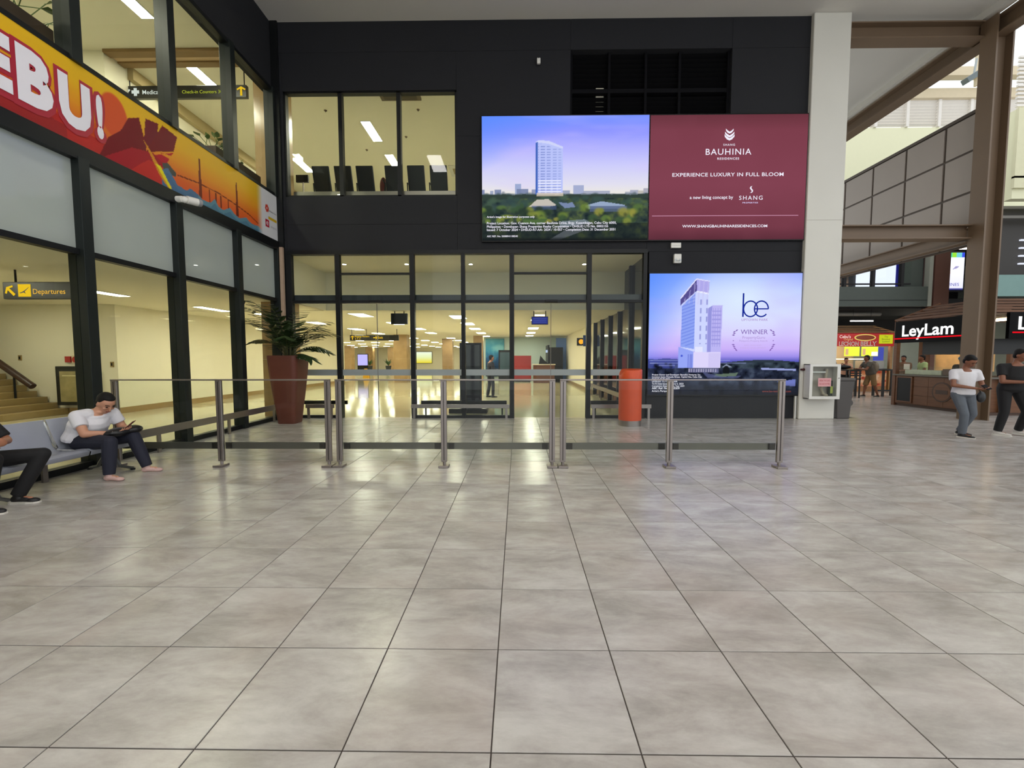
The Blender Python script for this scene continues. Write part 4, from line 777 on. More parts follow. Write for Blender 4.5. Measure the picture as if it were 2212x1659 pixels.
# column-side things: grey bin, hose cabinet
gb2 = thing('waste_bin', 'tall dark grey plastic bin beside the white column', 'bin', (8.62, 11.2, 0)); M_gb = mat('dark_grey_plastic', (84, 80, 78), .55)
MB().loft([[(8.27 - a, 11.0 - b, z), (8.63 + a, 11.0 - b, z), (8.63 + a, 11.4 + b, z), (8.27 - a, 11.4 + b, z)] for z, a, b in ((0, -.02, -.02), (.6, .02, 0), (.98, .05, .02))]).build('body', M_gb, gb2, bevel=.02); box('lid', M_gb, gb2, 8.215, 8.69, 10.96, 11.42, .98, 1.06, bevel=.025); MB().cyl((8.71, 11.15, .40), (8.71, 11.35, .40), .08, n=14).build('wheel', M_gb, gb2); box('pedal_rib', M_gb, gb2, 8.66, 8.73, 11.1, 11.3, .62, .95, bevel=.01)
fh = thing('fire_hose_cabinet', 'white glass-fronted fire hose cabinet mounted on the white column', 'cabinet', (7.6, 10.6, .55)); M_wp = mat('white_enamel', (226, 225, 218), .4, var=.02)
X0, X1, Z0_, Z1_ = 7.33, 8.09, .54, 1.42
box('back', mat('cabinet_inside', (176, 168, 156), .6), fh, X0, X1, 10.925, 10.945, Z0_, Z1_)
for a in ((X0, X0 + .02, Z0_, Z1_), (X1 - .02, X1, Z0_, Z1_), (X0, X1, Z0_, Z0_ + .02), (X0, X1, Z1_ - .02, Z1_)): box('side', M_wp, fh, a[0], a[1], 10.730, 10.930, a[2], a[3])
dr = MB().box(X0, X0 + .07, 10.700, 10.730, Z0_, Z1_).box(X1 - .08, X1, 10.700, 10.730, Z0_, Z1_).box(X0 + .07, X1 - .08, 10.700, 10.730, Z0_, Z0_ + .07).box(X0 + .07, X1 - .08, 10.700, 10.730, Z1_ - .06, Z1_).build('door', M_wp, fh); MB().box(X0 + .07, X1 - .08, 10.715, 10.720, Z0_ + .07, Z1_ - .06).build('door_pane', G_rail, dr)
MB().cyl((X1 - .04, 10.685, 1.07), (X1 - .04, 10.700, 1.07), .013, n=10).build('latch', M_steel, dr); card = box('notice_card', mat('pink_card', (226, 168, 170), .6), dr, 7.55, 7.87, 10.712, 10.714, .86, 1.07)
for z, b in ((.985, 'BREAK THE GLASS'), (.90, 'IN CASE OF FIRE')): text(b, 'lettering', mat('red_card_print', (196, 96, 104), .6), dr, (7.58, 10.712, z), width=.26, height=.05)
box('pipe', M_wp, fh, X0 + .08, 7.84, 10.830, 10.870, 1.20, 1.235); MB().tube([(7.85, 10.85, 1.3), (7.82, 10.85, 1.0), (7.72, 10.85, .8), (7.78, 10.85, .66), (7.88, 10.85, .62)], .035, 8).build('hose', mat('canvas_hose', (170, 158, 138), .8), fh); MB().cyl((7.95, 10.85, .62), (7.95, 10.85, 1.0), .05, n=12).build('extinguisher', mat('dark_green_tank', (34, 48, 36), .4), fh); box('extinguisher_label', mat('yellow_green_label', (180, 190, 90), .5), fh, 7.92, 7.98, 10.79, 10.80, .68, .86); MB().cyl((7.43, 10.85, 1.30), (7.43, 10.92, 1.30), .05, n=14).build('valve_wheel', mat('valve_red', (130, 26, 34), .4), fh)
sp2 = thing('pipe_stub', 'dark red fire pipe feeding the white hose cabinet', 'pipe', (7.35, 10.910, 1.28)); MB().cyl((7.24, 10.915, 1.28), (7.325, 10.915, 1.28), .025, n=10).build('pipe', mat('dark_red_pipe', (70, 24, 26), .4), sp2); MB().cyl((7.30, 10.915, 1.28), (7.328, 10.915, 1.28), .033, n=10).build('coupling', MATS['dark_red_pipe'], sp2)

struct('wall_right_side', MB().box(26, 26.2, 6, 26, 0, 7.3), MATS['pale_shop_wall'], label='pale far side wall of the food court')
# ================================================================== HALL FILL LAMPS (ceiling, out of view, added to brighten the floor)
L_fill = emis('hall_fill_diffuser', (255, 249, 242), HALL_FILL)
for x in (-3.5, 1.5, 6.5):
    for y in (-5.5, -1.0, 3.5):
        lamp_panel(x, y, 10.0, 0.6, 1.6, L_fill, 'bright rectangular lamp in the high white hall ceiling', 'hall ceiling lamps')

# ================================================================== BIG SCREENS
def scr_case(name, label, x0, x1, z0, z1, y0=10.995):
    t = thing(name, label, 'screen', ((x0 + x1) / 2, y0, z0)); MB().box(x0 - .015, x1 + .015, y0, 11.055, z0 - .03, z1 + .03).build('case', M_black, t, bevel=.006); return t
YP = 10.99
# -- tower and park
s1 = scr_case('digital_billboard', 'lit screen picturing a slender tower above green parkland', -0.906, 3.29, 4.575, 7.64)
P = Paint(300, 220)
P.grad([(0, (118, 146, 255)), (.12, (142, 150, 255)), (.25, (178, 178, 255)), (.4, (206, 206, 252)), (.55, (226, 224, 240)), (.62, (236, 232, 226)), (1, (60, 70, 60))])
P.blend(np.clip(1 - P.U * 1.5 - P.V * 2.2, 0, 1) * .8, (88, 140, 255))
P.blend(np.clip((P.noise(3, 9, 5) - .5) * 1.6, 0, 1) * (P.V < .6) * .55, (214, 198, 255))
R = random.Random(3)
for u0, u1, v, c in ((0, .015, .585, (120, 130, 170)), (.05, .07, .595, (150, 160, 190)), (.075, .115, .588, (120, 132, 170)), (.118, .135, .60, (176, 178, 190)), (.2, .237, .54, (150, 166, 206)), (.21, .28, .58, (118, 130, 165)), (.3, .325, .585, (140, 148, 180)), (.485, .53, .598, (150, 158, 185)), (.55, .613, .553, (158, 168, 205)), (.61, .77, .60, (160, 166, 190)), (.86, .9, .608, (165, 170, 185)), (.89, .94, .598, (160, 165, 185)), (.937, .97, .6, (188, 184, 176)), (.97, 1, .58, (165, 165, 180))):
    P.rect(u0, u1, v, .66, c, .9)
P.rect(0, 1, .625, .68, (95, 108, 120), .5)
for k in range(70): P.ell(R.random(), .628 + R.random() * .02, .012 + R.random() * .03, .012 + R.random() * .014, R.choice(((86, 100, 108), (70, 88, 92), (100, 112, 118))), .8, .7)
g = P.noise(26, 22, 8, 4); P.blend((P.V > .63 + .02 * (P.noise(14, 1, 4) - .5)) * 1.0, (52, 66, 60))
P.blend(np.clip((g - .5) * 4, 0, 1) * (P.V > .66), (88, 104, 62)); P.blend(np.clip((.45 - g) * 4, 0, 1) * (P.V > .66), (28, 40, 46))
for k in range(60):
    u, v = R.random(), .65 + R.random() * .1; P.ell(u, v, .02 + R.random() * .03, .02 + R.random() * .015, R.choice(((60, 84, 76), (74, 96, 78), (52, 70, 74))), .7, .6)
P.poly([(.33, .67), (.40, .665), (.45, .715), (.4, .73), (.28, .73)], (196, 190, 180)); P.poly([(.46, .69), (.52, .70), (.545, .69), (.565, .73), (.5, .74)], (120, 136, 170)); P.poly([(.62, .72), (.72, .685), (.86, .715), (.875, .75), (.63, .745)], (150, 168, 196)); P.rect(.65, .875, .725, .77, (84, 98, 130), .8)
P.rect(.3, .45, .72, .75, (70, 86, 130), .6)
for k in range(46):
    u, v = R.random(), .73 + R.random() * .12; c = R.choice(((110, 132, 60), (148, 146, 66), (86, 112, 62), (60, 84, 58), (128, 138, 62), (44, 60, 50)))
    P.ell(u, v, .018 + R.random() * .03, .02 + R.random() * .03, c, .85, .5); P.ell(u + .012, v + .018, .016, .02, (38, 50, 44), .5, .8)
P.rect(0, 1, .86, 1.0, (30, 36, 36), .55); P.poly([(.25, .83), (.4, .825), (.36, .87), (.25, .865)], (78, 104, 60)); P.poly([(.48, .845), (.62, .83), (.66, .86), (.46, .90)], (128, 140, 150), .8)
P.poly([(.4, 1.0), (.5, .92), (.6, .9), (.62, .92), (.46, 1.0)], (92, 98, 104), .8)
# the tower
tp = [(.322, .215), (.34, .195), (.40, .205), (.45, .23), (.485, .255), (.485, .625), (.322, .63)]
P.poly(tp, (186, 196, 250)); P.poly([(.322, .215), (.336, .207), (.336, .63), (.322, .63)], (70, 105, 190))
P.poly([(.322, .205), (.345, .192), (.405, .20), (.487, .247), (.487, .262), (.40, .222), (.34, .21)], (208, 214, 250))
ins = (P.U > .34) & (P.U < .475) & (P.V < .62) & (P.V > .22 + np.clip(P.U - .345, 0, 1) * .35)
P.blend(ins * (np.sin(P.V * 2 * pi * 46) > .2) * (.75 - .45 * np.clip((P.U - .34) / .13, 0, 1)) * ((np.sin(P.U * 2 * pi * 28) > -.6)), (112, 128, 196))
P.blend(ins * (P.V > .5) * (np.sin(P.V * 2 * pi * 46) < -.3), (236, 238, 255)); P.rect(.33, .49, .615, .64, (214, 200, 180), .8)
P.blend(np.clip((P.V - .97) / .03, 0, 1), (24, 28, 30))
picture('display', P.a, pic_mat('screen_light', 1.0), s1, (-0.906, YP, 4.575), (1, 0, 0), (0, 0, 1), 4.196, 3.065)
E_sw = emis('white_screen_print', (244, 242, 255), 1.0); E_lav = emis('lavender_screen_print', (226, 214, 255), 1.0)
def st(b, root, x, z, w=None, h=None, m=E_sw, a='L', bold=0.0, sp=1.0): return text(b, 'lettering', m, root, (x, YP - .002, z), width=w, height=h, align=a, bold=bold, spacing=sp)
def px1(u, v): return (-0.906 + u * 4.196, 7.64 - v * 3.065)
for v, u1, b in ((.815, .318, "Artist's image for illustration purposes only"), (.868, .812, 'Project Location: Gov. Cuenco Ave. corner Bauhinia Drive, Brgy. Kasambagan, Cebu City 6000,'), (.896, .762, 'Philippines • Developer: Shang Properties Realty Corporation • DHSUD LTS No. 0002155'), (.922, .806, 'Issued: 7 October 2024 • DHSUD-R7-AA- 2024 / 10-057 • Completion Date: 31 December 2031'), (.972, .216, 'ASC REF. No. S0088N110824S')):
    x, z = px1(.028, v); st(b, s1, x, z, w=(u1 - .028) * 4.196, bold=.012)
# -- burgundy board
s2 = scr_case('digital_billboard', 'burgundy screen with white lettering and a leaf emblem', 3.32, 7.225, 4.575, 7.63)
P = Paint(60, 44); P.grad([(0, (104, 52, 62)), (.12, (124, 62, 76)), (.55, (130, 66, 82)), (.9, (116, 58, 72)), (1, (92, 46, 58))]); P.blend((P.noise(4, 4, 3) - .45) * .5, (140, 76, 92))
picture('display', P.a, pic_mat('screen_light'), s2, (3.32, YP, 4.575), (1, 0, 0), (0, 0, 1), 3.905, 3.055)
def px2(x, y): return (3.32 + (x - 62) / 1895.0 * 3.905, 7.63 - (y - 85) / 1525.0 * 3.055)   # from the board's own layout
def line2(b, x0, x1, yb, m=E_sw, bold=.01, h=None, sp=1.0):
    a = px2(x0, yb); e = px2(x1, yb); st(b, s2, a[0], a[1], w=e[0] - a[0], h=h, m=m, bold=bold, sp=sp)
line2('SHANG', 945, 1085, 462, h=.05, sp=1.3); line2('BAUHINIA', 735, 1285, 570, h=.145, sp=1.15, bold=.004); line2('RESIDENCES', 877, 1140, 630, h=.052, sp=1.2, bold=.015)
line2('EXPERIENCE LUXURY IN FULL BLOOM', 337, 1683, 833, h=.088, sp=1.06, bold=.012); line2('a new living concept by', 555, 1082, 1108, bold=.01)
line2('SHANG', 1155, 1440, 1122, h=.10, sp=1.3, bold=.004); line2('PROPERTIES', 1198, 1385, 1166, h=.035, m=E_lav, sp=1.2); line2('WWW.SHANGBAUHINIARESIDENCES.COM', 472, 1508, 1460, h=.066, bold=.015)
(ax, az), (bx_, bz) = px2(100, 1318), px2(1880, 1312); box('rule', emis('pink_rule', (220, 160, 190), .9), s2, ax, bx_, YP - .004, YP, az, az + .012)
def chevron(cx, y0, w, t):
    c, z = px2(cx, y0); s = 3.945 / 1895.0; mb = MB()
    for sg_ in (-1, 1): mb.prism([(c, YP, z - w * .62 * s), (c + sg_ * w * .55 * s, YP, z - w * .30 * s), (c + sg_ * w * s, YP, z + t * .3 * s), (c + sg_ * w * .95 * s, YP, z - t * .75 * s), (c + sg_ * w * .5 * s, YP, z - (w * .40 + t) * s), (c, YP, z - (w * .62 + t) * s)], (0, -.004, 0))
    return mb
for k, (y, w, t) in enumerate(((262, 46, 22), (300, 56, 24), (332, 60, 26))): chevron(1018, y, w, t).build('emblem_leaf', E_sw, s2)
cx, cz = px2(1300, 995); s_ = 3.945 / 1895.0
MB().prism([(cx + dx * s_, YP, cz + dz * s_) for dx, dz in ((12, 42), (-10, 34), (-18, 16), (-8, 0), (4, -12), (6, -24), (-4, -34), (-16, -38), (6, -40), (20, -26), (20, -8), (4, 10), (0, 22), (4, 34))], (0, -.004, 0)).build('emblem_swirl', E_sw, s2)
# -- twin towers
s3 = scr_case('digital_billboard', 'lit screen picturing twin white towers at dusk with blue lettering', 3.37, 7.235, 0.625, 3.73)
P = Paint(300, 230)
P.grad([(0, (150, 176, 255)), (.15, (190, 205, 255)), (.35, (214, 214, 255)), (.5, (216, 204, 255)), (.62, (204, 178, 250)), (.68, (160, 144, 236)), (.72, (92, 92, 190)), (.78, (40, 44, 96)), (1, (26, 28, 40))])
P.blend(np.clip(1 - P.U * 2.2 - P.V * 1.1, 0, 1), (96, 146, 255)); P.blend(np.clip(1 - np.hypot((P.U - .62) / .5, (P.V - .22) / .35), 0, 1) * .9, (224, 240, 255)); P.blend(np.clip((P.noise(3, 6, 9) - .5), 0, 1) * (P.V < .6) * .7, (190, 170, 255))
hz = .69 + .02 * P.noise(9, 1, 3) - .02 * (P.U > .5) * P.noise(5, 1, 8); gg = P.noise(30, 24, 4, 4)
P.blend((P.V > hz) * (P.U < .26) * .8, (60, 70, 140)); P.blend((P.V > .74 - .03 * np.sin((P.U - .45) * 5)) * (P.U > .24) * .95, (44, 56, 62)); P.blend((P.V > .78) * .9, (36, 42, 62))
P.blend(np.clip((gg - .5) * 3, 0, 1) * (P.V > .73) * (P.V < .95) * .7, (84, 96, 116)); P.blend(np.clip((.47 - gg) * 4, 0, 1) * (P.V > .73), (18, 22, 34))
for k in range(9): P.rect(.01 + .028 * k * R.random() * 3, .03 + .03 * k * R.random() * 3, .71 + .02 * (k % 3), .72 + .02 * (k % 3), (150, 160, 215), .5)
P.poly([(.49, .77), (.52, .745), (.56, .77)], (140, 150, 176)); P.poly([(.75, .775), (.98, .785), (.98, .80), (.75, .79)], (150, 160, 214)); P.poly([(.86, .89), (.98, .87), (.98, .93), (.9, .92)], (110, 120, 190))
# towers
P.poly([(.215, .255), (.305, .15), (.345, .15), (.388, .17), (.388, .66), (.22, .62)], (206, 214, 255)); P.poly([(.217, .265), (.304, .155), (.304, .62), (.212, .60)], (142, 164, 244))
P.poly([(.388, .285), (.415, .262), (.485, .262), (.478, .66), (.385, .66)], (188, 182, 244)); P.poly([(.388, .285), (.415, .264), (.412, .66), (.388, .66)], (150, 150, 222))
P.blend(((P.U > .416) & (P.U < .478) & (P.V > .28) & (P.V < .6)) * ((np.sin(P.V * 2 * pi * 30) > .5) | (np.sin(P.U * 2 * pi * 62) > .75)) * .6, (140, 136, 214))
P.poly([(.206, .20), (.31, .045), (.312, .14), (.206, .26)], (88, 80, 146)); P.poly([(.31, .045), (.395, .065), (.39, .165), (.312, .14)], (176, 170, 236)); P.poly([(.312, .14), (.39, .158), (.39, .172), (.312, .152)], (236, 238, 255)); P.poly([(.205, .197), (.308, .04), (.397, .06), (.397, .068), (.31, .05), (.207, .21)], (226, 226, 255))
P.blend(((P.U > .206) & (P.U < .39) & (P.V > .05) & (P.V < .25)) * (np.sin(P.U * 2 * pi * 34 + P.V * 8) > .6) * .45 * ((P.V > .255 - (P.U - .206) * 1.9)), (200, 196, 240))
lft = (P.U > .216) & (P.U < .303) & (P.V > .275 - (P.U - .217) * 1.25) & (P.V < .59)
P.blend(lft * (np.sin((P.V + P.U * .45) * 2 * pi * 36) > .45) * .55, (104, 126, 226)); P.blend(((P.U > .31) & (P.U < .385) & (P.V > .18) & (P.V < .58)) * (np.sin(P.U * 2 * pi * 24 + .6) > .7) * (np.sin(P.V * 2 * pi * 14) > -.3) * .7, (130, 134, 206))
P.poly([(.2, .60), (.30, .64), (.30, .775), (.2, .775)], (150, 166, 246)); P.rect(.30, .48, .645, .775, (222, 214, 252)); P.rect(.31, .36, .60, .645, (228, 230, 255)); P.rect(.4, .475, .655, .77, (206, 198, 244), .8)
P.blend(((P.U > .255) & (P.U < .3) & (P.V > .66) & (P.V < .775)) * (np.sin(P.U * 2 * pi * 80) > 0) * .8, (104, 116, 210)); P.rect(.27, .47, .775, .815, (130, 130, 178), .6); P.ell(.222, .675, .008, .01, (70, 90, 210))
for k in range(12): P.rect(.27 + .016 * k, .278 + .016 * k, .785, .81, (226, 220, 240), .5)
P.ell(.52, .80, .025, .045, (22, 26, 30)); P.poly([(.45, .83), (.6, .815), (.585, .845), (.44, .85)], (112, 132, 110), .8); P.poly([(.36, .81), (.5, .85), (.62, .84), (.6, .86), (.4, .86)], (90, 96, 140), .7)
P.blend(np.clip((P.V - .9) / .1, 0, 1) * .7, (34, 34, 38))
picture('display', P.a, pic_mat('screen_light'), s3, (3.37, YP, 0.625), (1, 0, 0), (0, 0, 1), 3.865, 3.105)
E_blue = emis('royal_blue_print', (20, 40, 150), 1.0); E_pur = emis('purple_print', (128, 96, 176), 1.0); E_mau = emis('mauve_print', (176, 150, 212), 1.0); E_red = emis('rust_print', (150, 76, 66), .9)
def px3(x, y): return (3.37 + (x - 125) / 1810.0 * 3.865, 3.73 - (y - 170) / 1450.0 * 3.105)
k3 = 3.865 / 1810.0
def ringz(cx, cy, rx, rz, t, a0, a1, name, m, n=40):
    c, z = px3(cx, cy); pts = []
    for i in range(n + 1):
        a = radians(a0 + (a1 - a0) * i / n); pts.append((c + rx * k3 * cos(a), YP - .004, z + rz * k3 * sin(a)))
    mb = MB(); n_ = len(pts) - 1
    for i in range(n_):
        a = radians(a0 + (a1 - a0) * i / n_); b = radians(a0 + (a1 - a0) * (i + 1) / n_)
        q = lambda r_, t_: (c + (rx + r_) * k3 * cos(t_), YP - .004, z + (rz + r_) * k3 * sin(t_))
        mb.add([q(-t, a), q(t, a), q(t, b), q(-t, b)], [(0, 1, 2, 3)])
    return mb.build(name, m, s3)
x, z0 = px3(1245, 685); _, z1 = px3(1245, 405); box('letter_stem', E_blue, s3, x - 9 * k3, x + 9 * k3, YP - .006, YP - .002, z0, z1)
ringz(1333, 590, 82, 92, 8, 0, 360, 'letter_bowl', E_blue); ringz(1462, 590, 82, 92, 8, 0, 318, 'letter_bowl', E_blue)
xa, zz = px3(1384, 590); xb, _ = px3(1546, 590); box('letter_bar', E_blue, s3, xa, xb, YP - .006, YP - .002, zz - 7 * k3, zz + 7 * k3)
def line3(b, x0, x1, yb, m, bold=0.0, h=None, sp=1.0):
    a, e = px3(x0, yb), px3(x1, yb); st(b, s3, a[0], a[1], w=e[0] - a[0], h=h, m=m, bold=bold, sp=sp)
line3('UPTOWN PARK', 1230, 1545, 733, E_mau, h=.06, sp=1.1, bold=.012); line3('WINNER', 1225, 1548, 890, E_pur, h=.115); line3('PropertyGuru', 1247, 1516, 946, E_mau); line3('Philippines Property Awards', 1212, 1548, 980, E_mau, bold=-.004)
line3('BEST HIGH END', 1275, 1478, 1030, emis('faint_print', (196, 172, 226), 1.0), h=.03); line3('CONDO DEVELOPMENT', 1222, 1530, 1062, MATS['faint_print'], h=.03)
for sg_, cx in ((-1, 1160), (1, 1605)):
    for k, (dy, rot) in enumerate(((845, 40), (862, 30), (882, 15), (902, 0), (1015, 0), (1035, -15), (1058, -30), (1080, -45))):
        c, z = px3(cx + sg_ * (10 if k in (1, 2, 3, 4, 5) else 0) + sg_ * (10 if k in (3, 4) else 0) - sg_ * (18 if k in (0, 7) else 0), dy); a = radians(rot); d = Vector((-sg_ * cos(a), 0, sin(a))); n_ = Vector((d.z, 0, -d.x)); p = Vector((c, YP - .004, z))
        MB().prism([p - d * 20 * k3, p + n_ * 8 * k3, p + d * 20 * k3, p - n_ * 8 * k3], (0, .002, 0)).build('laurel_leaf', E_pur, s3)
    c, z = px3(1140 if sg_ < 0 else 1617, 968); MB().prism([(c + (9 if i % 2 == 0 else 4) * k3 * sin(i * pi / 5), YP - .004, z + (9 if i % 2 == 0 else 4) * k3 * cos(i * pi / 5)) for i in range(10)], (0, .002, 0)).build('star', E_pur, s3)
for y, x1, b in ((1385, 760, 'Project Owner and Developer: Benedict Ventures, Inc.'), (1412, 775, 'Location: Juana Osmeña Street, Capitol Site, Cebu City'), (1438, 390, 'DHSUD TLTS 0002'), (1466, 480, 'DHSUD TLTS No. 026'), (1495, 555, 'TLTS Date Issued: January 6, 2023'), (1522, 567, 'Completion Date: August, Year 2029'), (1552, 510, 'ABC Ref. No. 0100209'), (1584, 420, "Artist's Perspective")):
    line3(b, 175, x1, y, E_sw, bold=.012)
line3('www.be-residences.com', 1505, 1850, 1588, E_red, bold=.01)

# ================================================================== PRINTED BANNER ON THE LEFT FACADE
bn = thing('printed_banner', 'long yellow and orange printed banner with white letters and red flower', 'banner', (-6.2, 7, 4.57))
Y0, Y1, Z0, Z1 = 2.9, 11.0, 4.57, 5.73
box('board', M_black, bn, -6.215, -6.18, Y0, Y1, Z0, Z1)
P = Paint(560, 84, Y0, Y1, Z1, Z0)
for c in range(3): P.a[..., c] = np.interp(P.V, [4.57, 4.85, 5.15, 5.45, 5.75], [(206, 80, 40)[c], (212, 98, 40)[c], (222, 148, 36)[c], (222, 174, 34)[c], (222, 178, 38)[c]])
P.blend(np.clip((6.6 - P.U) / .6, 0, 1) * (P.V < 5.0 + .12 * np.sin(P.U * 3)) * .9, (196, 60, 44)); P.blend(np.clip((7.3 - P.U) / .5, 0, 1) * (P.V < 4.85 - .1 * (P.U - 5.8)), (176, 44, 40)); P.blend((P.V < 4.78 + .03 * np.sin(P.U * 5)) * (P.U < 5.9), (150, 40, 40))
P.ell(6.62, 5.28, .24, .34, (206, 84, 44), 1, .1)
FR = (156, 24, 38); FD = (112, 16, 28)
fc = (7.1, 5.0)
for pts, c in (([(6.35, 4.57), (6.5, 4.9), (6.72, 5.12), (6.86, 5.38), (7.06, 5.5), (7.16, 5.12), (7.2, 4.57)], FD), ([(7.12, 5.05), (7.18, 5.55), (7.44, 5.6), (7.36, 5.2)], (110, 16, 34)), ([(7.16, 5.0), (7.36, 5.35), (7.52, 5.62), (7.84, 5.58), (7.74, 5.28), (7.4, 5.12)], FD), ([(7.2, 4.95), (7.45, 5.1), (7.74, 5.26), (7.68, 5.18), (7.42, 5.12), (7.64, 5.10), (7.54, 4.96), (7.3, 4.9)], (176, 20, 40)), ([(6.4, 4.57), (6.9, 4.95), (7.3, 5.05), (7.55, 4.95), (7.4, 4.7), (7.5, 4.57)], FR), ([(6.85, 4.57), (7.2, 4.9), (7.5, 4.9), (7.45, 4.57)], (186, 44, 40))): P.poly(pts, c)
P.poly([(7.48, 4.97), (7.6, 5.02), (7.78, 4.92), (7.76, 4.84), (7.5, 4.86)], (74, 78, 72))
wt = np.interp(P.U, [7.4, 7.5, 7.6, 7.72, 7.8, 8.0, 8.1, 8.3, 8.4, 8.62, 8.75, 8.85, 9.0, 9.2, 9.35, 9.5, 9.75, 9.85, 10.0, 10.2, 10.35], [4.75, 4.88, 4.93, 4.8, 4.72, 4.70, 4.78, 4.74, 4.68, 4.70, 4.82, 4.70, 4.69, 4.80, 4.72, 4.68, 4.78, 4.72, 4.70, 4.72, 4.66])
BRG = (110, 44, 24)
P.blend(np.abs(P.V - np.interp(P.U, [7.8, 8.35, 8.9, 9.4, 9.85, 10.2], [4.90, 4.97, 4.98, 4.94, 4.88, 4.78])) < .012 * (P.U > 7.8) * (P.U < 10.2), BRG)
for u, a, b, w in ((8.36, 4.7, 5.44, .035), (9.44, 4.7, 5.43, .035)): P.poly([(u - w * 1.3, a), (u + w * 1.3, a), (u + w * .5, b), (u - w * .5, b)], BRG)
for u in (8.6, 8.78, 8.93, 9.15): P.rect(u - .018, u + .018, 4.7, 4.95, BRG)
P.blend((P.V < wt) * (P.U > 7.45) * (P.U < 10.35), (92, 134, 150)); P.blend((P.V < wt - .08) * (P.U > 7.45) * (P.U < 10.35) * .7, (70, 108, 134)); P.blend((P.V < wt) * (P.U > 7.45) * (P.U < 8.3) * .6, (70, 98, 140))
P.poly([(7.12, 5.18), (7.2, 5.12), (7.66, 4.62), (7.6, 4.57), (7.4, 4.75)], (206, 140, 36)); P.poly([(7.34, 4.9), (7.44, 4.9), (7.66, 4.60), (7.62, 4.57)], (226, 214, 28))
wm = np.clip((P.U - 10.15) / .22, 0, 1); P.blend(wm, (214, 214, 216))
P.ell(10.6, 5.28, .09, .10, (196, 66, 40), .0)
for k in range(6):
    a = k * pi / 3 + .2; P.ell(10.57 + .05 * cos(a), 5.27 + .06 * sin(a), .035, .045, (198, 62, 42), 1, .3)
P.rect(10.62, 10.98, 5.03, 5.09, (206, 170, 30)); P.rect(10.48, 10.64, 4.82, 4.99, (176, 30, 52))
picture('print', P.a, pic_mat('banner_print', rough=.45), bn, (-6.178, Y0, Z0), (0, 1, 0), (0, 0, 1), Y1 - Y0, Z1 - Z0)
M_lw = mat('banner_white', (232, 230, 238), .5, var=.01); M_lr = mat('banner_crimson', (168, 28, 50), .5, var=.02)
for li, (ch, a, b, z0, h) in enumerate((('C', 4.38, 4.80, 4.84, .62), ('E', 4.88, 5.29, 4.84, .62), ('B', 5.34, 5.75, 4.83, .64), ('U', 5.82, 6.25, 4.83, .62), ('!', 6.33, 6.43, 4.87, .58))):
    text(ch, 'letter_outline', M_lr, bn, (-6.178, a - .045, z0 - .045), (0, 1, 0), (0, 0, 1), width=b - a + .09, height=h + .09, bold=.085 if ch != '!' else .06, lift=.003 + .0012 * li); text(ch, 'letter', M_lw, bn, (-6.178, a, z0), (0, 1, 0), (0, 0, 1), width=b - a, height=h, bold=.055 if ch != '!' else .06, lift=.0105)
text('A Modern Cebu', 'lettering', M_black, bn, (-6.178, 10.62, 5.22), (0, 1, 0), (0, 0, 1), width=.34); text('e', 'lettering', M_lw, bn, (-6.178, 10.52, 4.86), (0, 1, 0), (0, 0, 1), height=.09); text('airport', 'lettering', mat('banner_grey', (150, 150, 154), .5), bn, (-6.178, 10.7, 4.84), (0, 1, 0), (0, 0, 1), width=.26)
# ================================================================== BARRIERS, RAILS, BENCH, POT, BINS, SMALL FITTINGS
YF = 6.06
def barrier(xs, label):
    t = thing('glass_barrier', label, 'barrier', ((xs[0] + xs[-1]) / 2, YF, 0), 'free-standing glass barriers')
    for k, x in enumerate(xs):
        s = 1 if k == 0 else -1 if k == len(xs) - 1 else 0
        p = MB().box(x - .042, x + .042, YF - .022, YF + .022, .075, 1.255).build('post', M_steel, t, bevel=.006)
        box('groove', mat('dark_groove', (70, 64, 62), .5, .5), p, x - .006, x + .006, YF - .025, YF - .021, .1, 1.24)
        MB().cyl((x, YF, .03), (x, YF, .09), .022, n=10).build('neck', M_steel, t); MB().box(x - .072, x + .072, YF - .10, YF + .06, 0.0, .032).build('base_plate', M_steel, t, bevel=.005)
    MB().box(xs[0] - .042, xs[-1] + .042, YF - .03, YF + .03, 1.255, 1.275).build('top_rail', M_steel, t, bevel=.004)
    for a, b in zip(xs, xs[1:]):
        MB().box(a + .045, b - .045, YF - .005, YF + .005, .09, 1.252).build('pane', G_rail, t); MB().box(a + .042, b - .042, YF + .03, YF + .045, .25, .348).build('kick_bar', mat('kick_steel', (112, 108, 100), .4, .7), t)
        for x in (a + .06, b - .14): box('bracket', mat('bracket_dark', (60, 56, 52), .45, .6), t, x, x + .08, YF + .005, YF + .03, .255, .343)
    return t
barrier((-5.87, -4.34, -2.755), 'glass barrier with steel posts ending beside the waiting bench')
barrier((-2.595, -1.07, .495), 'glass barrier with steel posts in front of the sliding doors')
barrier((.65, 2.18, 3.76), 'glass barrier with steel posts before the orange bin and twin tower screen')
# crash rails
def crash(name, label, p0, p1, z0, z1, posts):
    p0, p1 = Vector(p0), Vector(p1); t = thing(name, label, 'rail', ((p0.x + p1.x) / 2, (p0.y + p1.y) / 2, 0)); d = (p1 - p0); u = d.normalized(); n = Vector((-u.y, u.x, 0))
    MB().obox((p0 + p1) / 2 + Vector((0, 0, (z0 + z1) / 2)), d / 2, n * .02, Vector((0, 0, (z1 - z0) / 2))).build('rail', M_steel, t, bevel=.004)
    for f in posts: c = p0 + d * f; MB().obox(c + Vector((0, 0, z0 / 2)), u * .03, n * .015, Vector((0, 0, z0 / 2))).build('post', M_steel, t)
    return t
crash('crash_rail', 'long steel crash rail along the foot of the left glass facade', (-6.03, 1.0, 0), (-6.03, 10.6, 0), .3, .43, (.06, .25, .44, .62, .8, .97))
crash('crash_rail', 'short steel crash rail beside the palm pot', (-5.55, 10.93, 0), (-4.80, 10.93, 0), .28, .38, (.1, .9))
